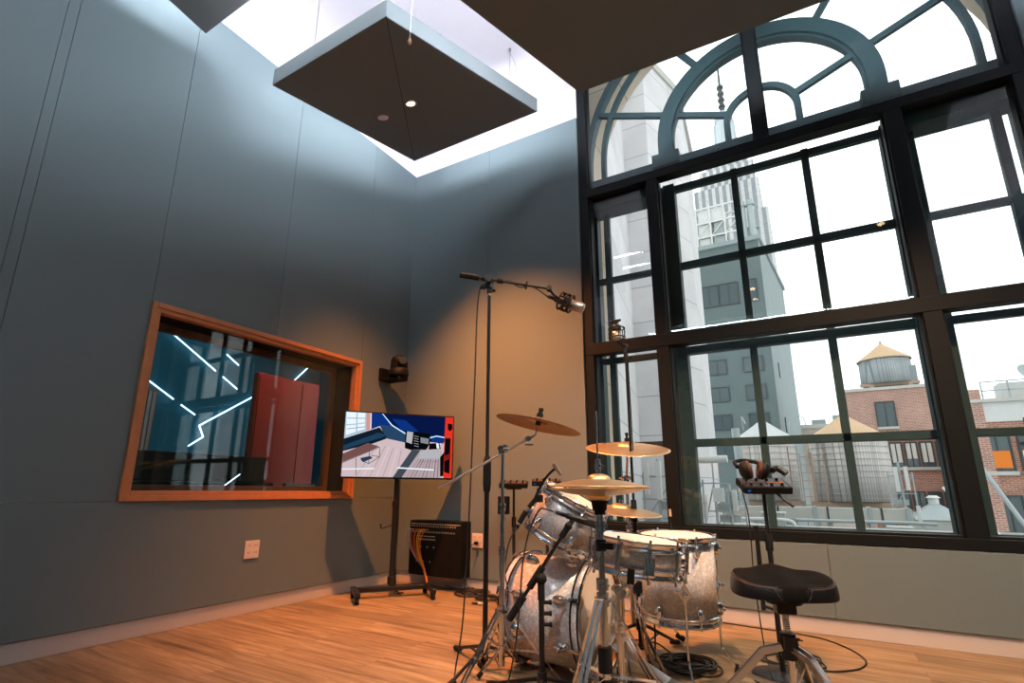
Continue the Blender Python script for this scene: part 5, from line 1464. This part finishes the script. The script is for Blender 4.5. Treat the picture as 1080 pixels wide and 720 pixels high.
b.build('railing', 'galv', t)
MB().bx(-2.3, -1.3, 2, 3, 11.9, 13.9).build('roof_unit', 'extwhite', t); MB().bx(-.8, .1, 2.5, 3.5, 11.9, 14.1).build('roof_unit', 'galv', t)
for i, (z0, z1) in enumerate(((5.4, 8.4), (8.4, 11.4))):
    b = MB(); b.bx(-2.6, 1.0, -1.1, -.1, z0+2.5, z0+2.58)
    for x in (-2.6, -.8, 1.0): b.beam((x, -1.1, z0+2.58), (x, -1.1, z0+3.5), .05, .05)
    for z in (3.0, 3.5): b.beam((-2.6, -1.1, z0+z), (1.0, -1.1, z0+z), .05, .05)
    for s in (0, .5): b.beam((-2.3+s, -.8, z0-.4), (-1.0+s, -.6, z0+2.5), .06, .1)
    b.build('fire_escape', 'winframe', t)
sd = thing('satellite_dish', 'grey satellite dish on the roof of the brick building with lit windows', 'satellite dish', (12.4, 27, 4.95))
MB().cyl((0, 0, 0), (0, 0, 1.0), .05).build('mast', 'galv', sd)
fixn(MB().lathe([(.02, 0), (.25, .04), (.42, .13), (.44, .14), (.25, .02), (.02, -.03)], Matrix.Translation((0, 0, 1.1)) @ Matrix.Rotation(R(60), 4, 'X') @ Matrix.Rotation(R(25), 4, 'Y'), 28).build('dish', 'galv', sd))
# pale low block between the tanks
o = V((5.5, 61, -8)); t = bldg('pale_building', 'pale flat-roofed building seen between the two wooden tanks', o)
MB().bx(-2.3, 8, 0, 8, 0, 15.6).build('walls', 'brickpale', t); MB().bx(-2.5, 8.2, -.2, 8.2, 15.6, 16.0).build('coping', 'roofpale', t)
b = MB(); b.bx(-1.0, .3, 1, 2, 16, 16.6); b.bx(1, 1.6, 1, 2, 16, 17); b.build('roof_unit', 'galv', t)
for i, x in enumerate((4.4, 6.2, 8)): win(t, x, 61, 3.5, 1, 1.6, org=o)
# roofs
struct(MB().bx(-9, 12, 1.1, 17.5, -8, -.25).build('roof_deck', 'roofing')); struct(MB().bx(-9, 9.9, 17.5, 31, -8, -1.05).build('roof_deck', 'roofing'))
struct(MB().bx(-120, 160, 62, 700, -20, -10).build('ground', 'roofing'))
def pip(name, pts, r, m, label, cat='pipe', group='rooftop pipes', sm=True): return tag(MB().tube(pts, r, 10, smooth=sm).build(name, m), label, cat, group)
t = thing('roof_curb', 'pale low roof curb running along the near roof under the window view', 'curb', (3.6, 9.6, -.25))
MB().bx(-.4, 2.4, -.25, .25, 0, .33).build('curb', 'roofpale', t); MB().bx(-.45, 2.45, -.3, .3, .33, .38).build('cap', 'galv', t)
t = thing('roof_duct', 'long pale steel duct lying before the two wooden tanks', 'duct', (3.4, 15.5, -.25))
MB().bx(-2.9, 2.6, -.35, .35, .30, .66).build('duct', 'roofpale', t)
for x in (-2.6, -1.2, .2, 1.6, 2.5): MB().bx(x-.05, x+.05, -.38, .38, 0, .70).build('duct_support', 'galv', t)
for i in range(4): MB().bx(-2.2+i*1.35, -2.15+i*1.35, -.37, .37, .28, .68).build('duct_seam', 'winframe', t)
pip('roof_pipe', [(1.75, 11, .02), (2.0, 11, .04), (2.5, 11, .02), (2.75, 11, -.02), (2.8, 11, -.24)], .055, 'extwhite', 'white pipe with a bent end on the near roof left of the headphones')
pip('roof_pipe', [(1.6, 12.5, .1), (2.2, 12.4, .14), (3.0, 12.4, .1), (3.05, 12.4, -.2)], .05, 'extwhite', 'second white bent pipe just behind the first on the near roof')
pip('roof_pipe', [(3.1, 13, .12), (4.2, 13, .12), (5.4, 13.2, .12), (6.2, 13.2, .1)], .045, 'galv', 'thin grey pipe along the near roof under the beige-roofed tank')
pip('roof_pipe', [(1.15, 20, -1.0), (1.12, 20, 1.2), (1.06, 20, 3.5)], .16, 'galv', 'upright grey vent pipe before the left wooden tank', sm=False)
pip('guy_pole', [(6.9, 15, 3.4), (7.6, 12.5, .3), (7.95, 11.5, -.9)], .05, 'galv', 'slanted grey pole at the right end of the near roofs', 'pole', None, False)
pip('guy_pole', [(6.6, 14, 1.0), (7.3, 11.2, -.5)], .045, 'extwhite', 'short pale slanted pole at the right end of the near roofs', 'pole', None, False)
b = MB(); b.tube([(6.0, 9.5, -.2), (6.0, 9.5, .2), (6.5, 9.5, .2), (6.5, 9.5, -.2)], .025, 8, smooth=False); tag(b.build('rail_loop', 'extwhite'), 'small white rail loop on the near roof at the right', 'railing')
t = thing('skylight', 'pyramid skylight on the near roof right of the beige-roofed tank', 'skylight', (6.95, 18, -1.0))
MB().bx(-.75, .75, -.7, .7, 0, 1.05).build('curb', 'roofpale', t)
fixn(MB().lathe([(1.06, 1.05), (.13, 1.55), (.001, 1.56)], Matrix.Rotation(R(45), 4, 'Z'), 4, False).build('glass_roof', 'galv', t))
b = MB().cyl((0, 0, 1.5), (0, 0, 1.72), .14, n=14); b.cyl((0, 0, 1.72), (0, 0, 1.8), .2, .1, 14); b.build('vent_cap', 'extwhite', t)
# horizontal white cylinder on a frame
t = thing('roof_canister', 'white horizontal canister on a steel frame left of the wooden tanks', 'canister', (1.69, 8.4, -.25))
b = MB().cyl((-.42, 0, 1.82), (.35, 0, 1.82), .085, n=20); b.build('canister', 'extwhite', t); MB().cyl((-.5, 0, 1.82), (-.42, 0, 1.82), .06, n=16).build('cap', 'galv', t)
b = MB()
for x0, x1, z0, z1 in ((-.3, -.3, 0, 1.74), (.02, .02, 0, 1.74), (-.3, .3, 1.3, 1.3), (-.3, .3, .7, .7), (-.3, .02, .1, 1.3), (.02, .35, .7, 1.3), (.3, .3, .6, 1.3), (-.55, .4, .3, .3), (-.55, -.55, 0, 1.0)): b.beam((x0, 0, z0), (x1, .03, z1), .028, .028)
b.build('frame', 'galv', t)
b = MB().bx(-.26, -.14, -.09, .02, .55, 1.05); b.bx(.0, .22, -.1, .02, .9, 1.2); b.build('junction_box', 'extwhite', t)
# antenna masts
def antenna(label, x, y, z, panels, h, seed):
    t = thing('antenna_mast', label, 'antenna', (x, y, z), group='antenna masts on the roofs')
    rnd = random.Random(seed)
    b = MB().cyl((0, 0, 0), (0, 0, h), .03, n=10)
    for s in (-.3, .3): b.cyl((s, 0, h*.25), (s, 0, h*.85), .02, n=8)
    for zz in (.3, .55, .8): b.beam((-.34, 0, h*zz), (.34, 0, h*zz), .03, .03)
    b.beam((0, 0, h*.3), (.55, .3, 0), .03, .03); b.beam((0, 0, h*.3), (-.5, .3, 0), .03, .03); b.beam((-.3, 0, h*.3), (.3, 0, h*.8), .022, .022)
    b.build('frame', 'galv', t)
    for px_, pz, ph in panels: MB().bx(px_-.05, px_+.05, -.1, -.02, pz, pz+ph).build('panel', 'extwhite', t, bevel=.01)
    for i in range(3): MB().bx(-.12+rnd.uniform(-.2, .2), .02+rnd.uniform(-.1, .2), .02, .15, h*.15+i*.25, h*.15+i*.25+.16).build('radio_unit', 'galv', t)
    return t
antenna('antenna mast with two white panels nearest the left jamb of the window', .95, 6.6, -.25, ((-.22, 1.05, .62), (.02, .95, .75), (.32, .5, .5)), 1.75, 2)
antenna('antenna mast with a slim pale panel just left of the slender mullion', 1.35, 7.4, -.25, ((.2, .55, .7), (-.3, .4, .35)), 1.6, 4)
antenna('antenna mast with grey panel boxes right of the beige-roofed tank', 5.95, 16, -.3, ((-.1, 1.2, .75), (.15, 1.25, .7), (.3, .3, .5)), 2.1, 6)
antenna('antenna mast standing before the left wooden tank', 1.95, 9.0, -.25, ((.1, .7, .45),), 1.3, 9)
for i, (x, y, w, d, h, lb) in enumerate(((1.9, 9, .5, .35, .34, 'small grey roof box by the bent white pipes'), (2.5, 14, .6, .5, .5, 'grey vent box on the near roof before the tanks'), (5.3, 12, .45, .35, .3, 'low grey roof box at the foot of the slender sash'), (1.35, 6.6, .5, .4, .4, 'pale roof box near the left antenna mast'))):
    t = thing('roof_box', lb, 'box', (x, y, -.25), group='small boxes on the near roof')
    MB().bx(-w/2, w/2, -d/2, d/2, 0, h).build('case', 'galv', t, bevel=.01); MB().bx(-w/2-.03, w/2+.03, -d/2-.03, d/2+.03, h, h+.04).build('lid', 'extwhite', t)

# ------------------------------------------------------------------ sky
w = bpy.data.worlds.new('overcast'); sc.world = w; w.use_nodes = True
nt = w.node_tree; bg = nt.nodes['Background']; L = nt.links.new
tc = node(nt, 'ShaderNodeTexCoord')
mp = node(nt, 'ShaderNodeMapping'); mp.inputs['Scale'].default_value = (1.2, 1.2, 4.5)
n = node(nt, 'ShaderNodeTexNoise', i_Scale=1.6, i_Detail=6.0, i_Roughness=.55); L(tc.outputs['Generated'], mp.inputs[0]); L(mp.outputs[0], n.inputs['Vector'])
cr = node(nt, 'ShaderNodeValToRGB'); e = cr.color_ramp.elements
e[0].position = .30; e[0].color = (.40, .40, .415, 1); e[1].position = .58; e[1].color = (1.0, .995, .99, 1)
L(n.outputs['Fac'], cr.inputs['Fac']); L(cr.outputs['Color'], bg.inputs['Color'])
bg.inputs['Strength'].default_value = SKY = 2.5

sc.view_settings.view_transform = 'Standard'; sc.view_settings.look = 'None'; sc.view_settings.gamma = 1
sc.view_settings.use_curve_mapping = False; sc.view_settings.exposure = 0.0
sc.cycles.max_bounces = 8; sc.cycles.diffuse_bounces = 5; sc.cycles.glossy_bounces = 4; sc.cycles.transparent_max_bounces = 24
sc.cycles.caustics_reflective = False; sc.cycles.caustics_refractive = False
sc.cycles.sample_clamp_indirect = 6
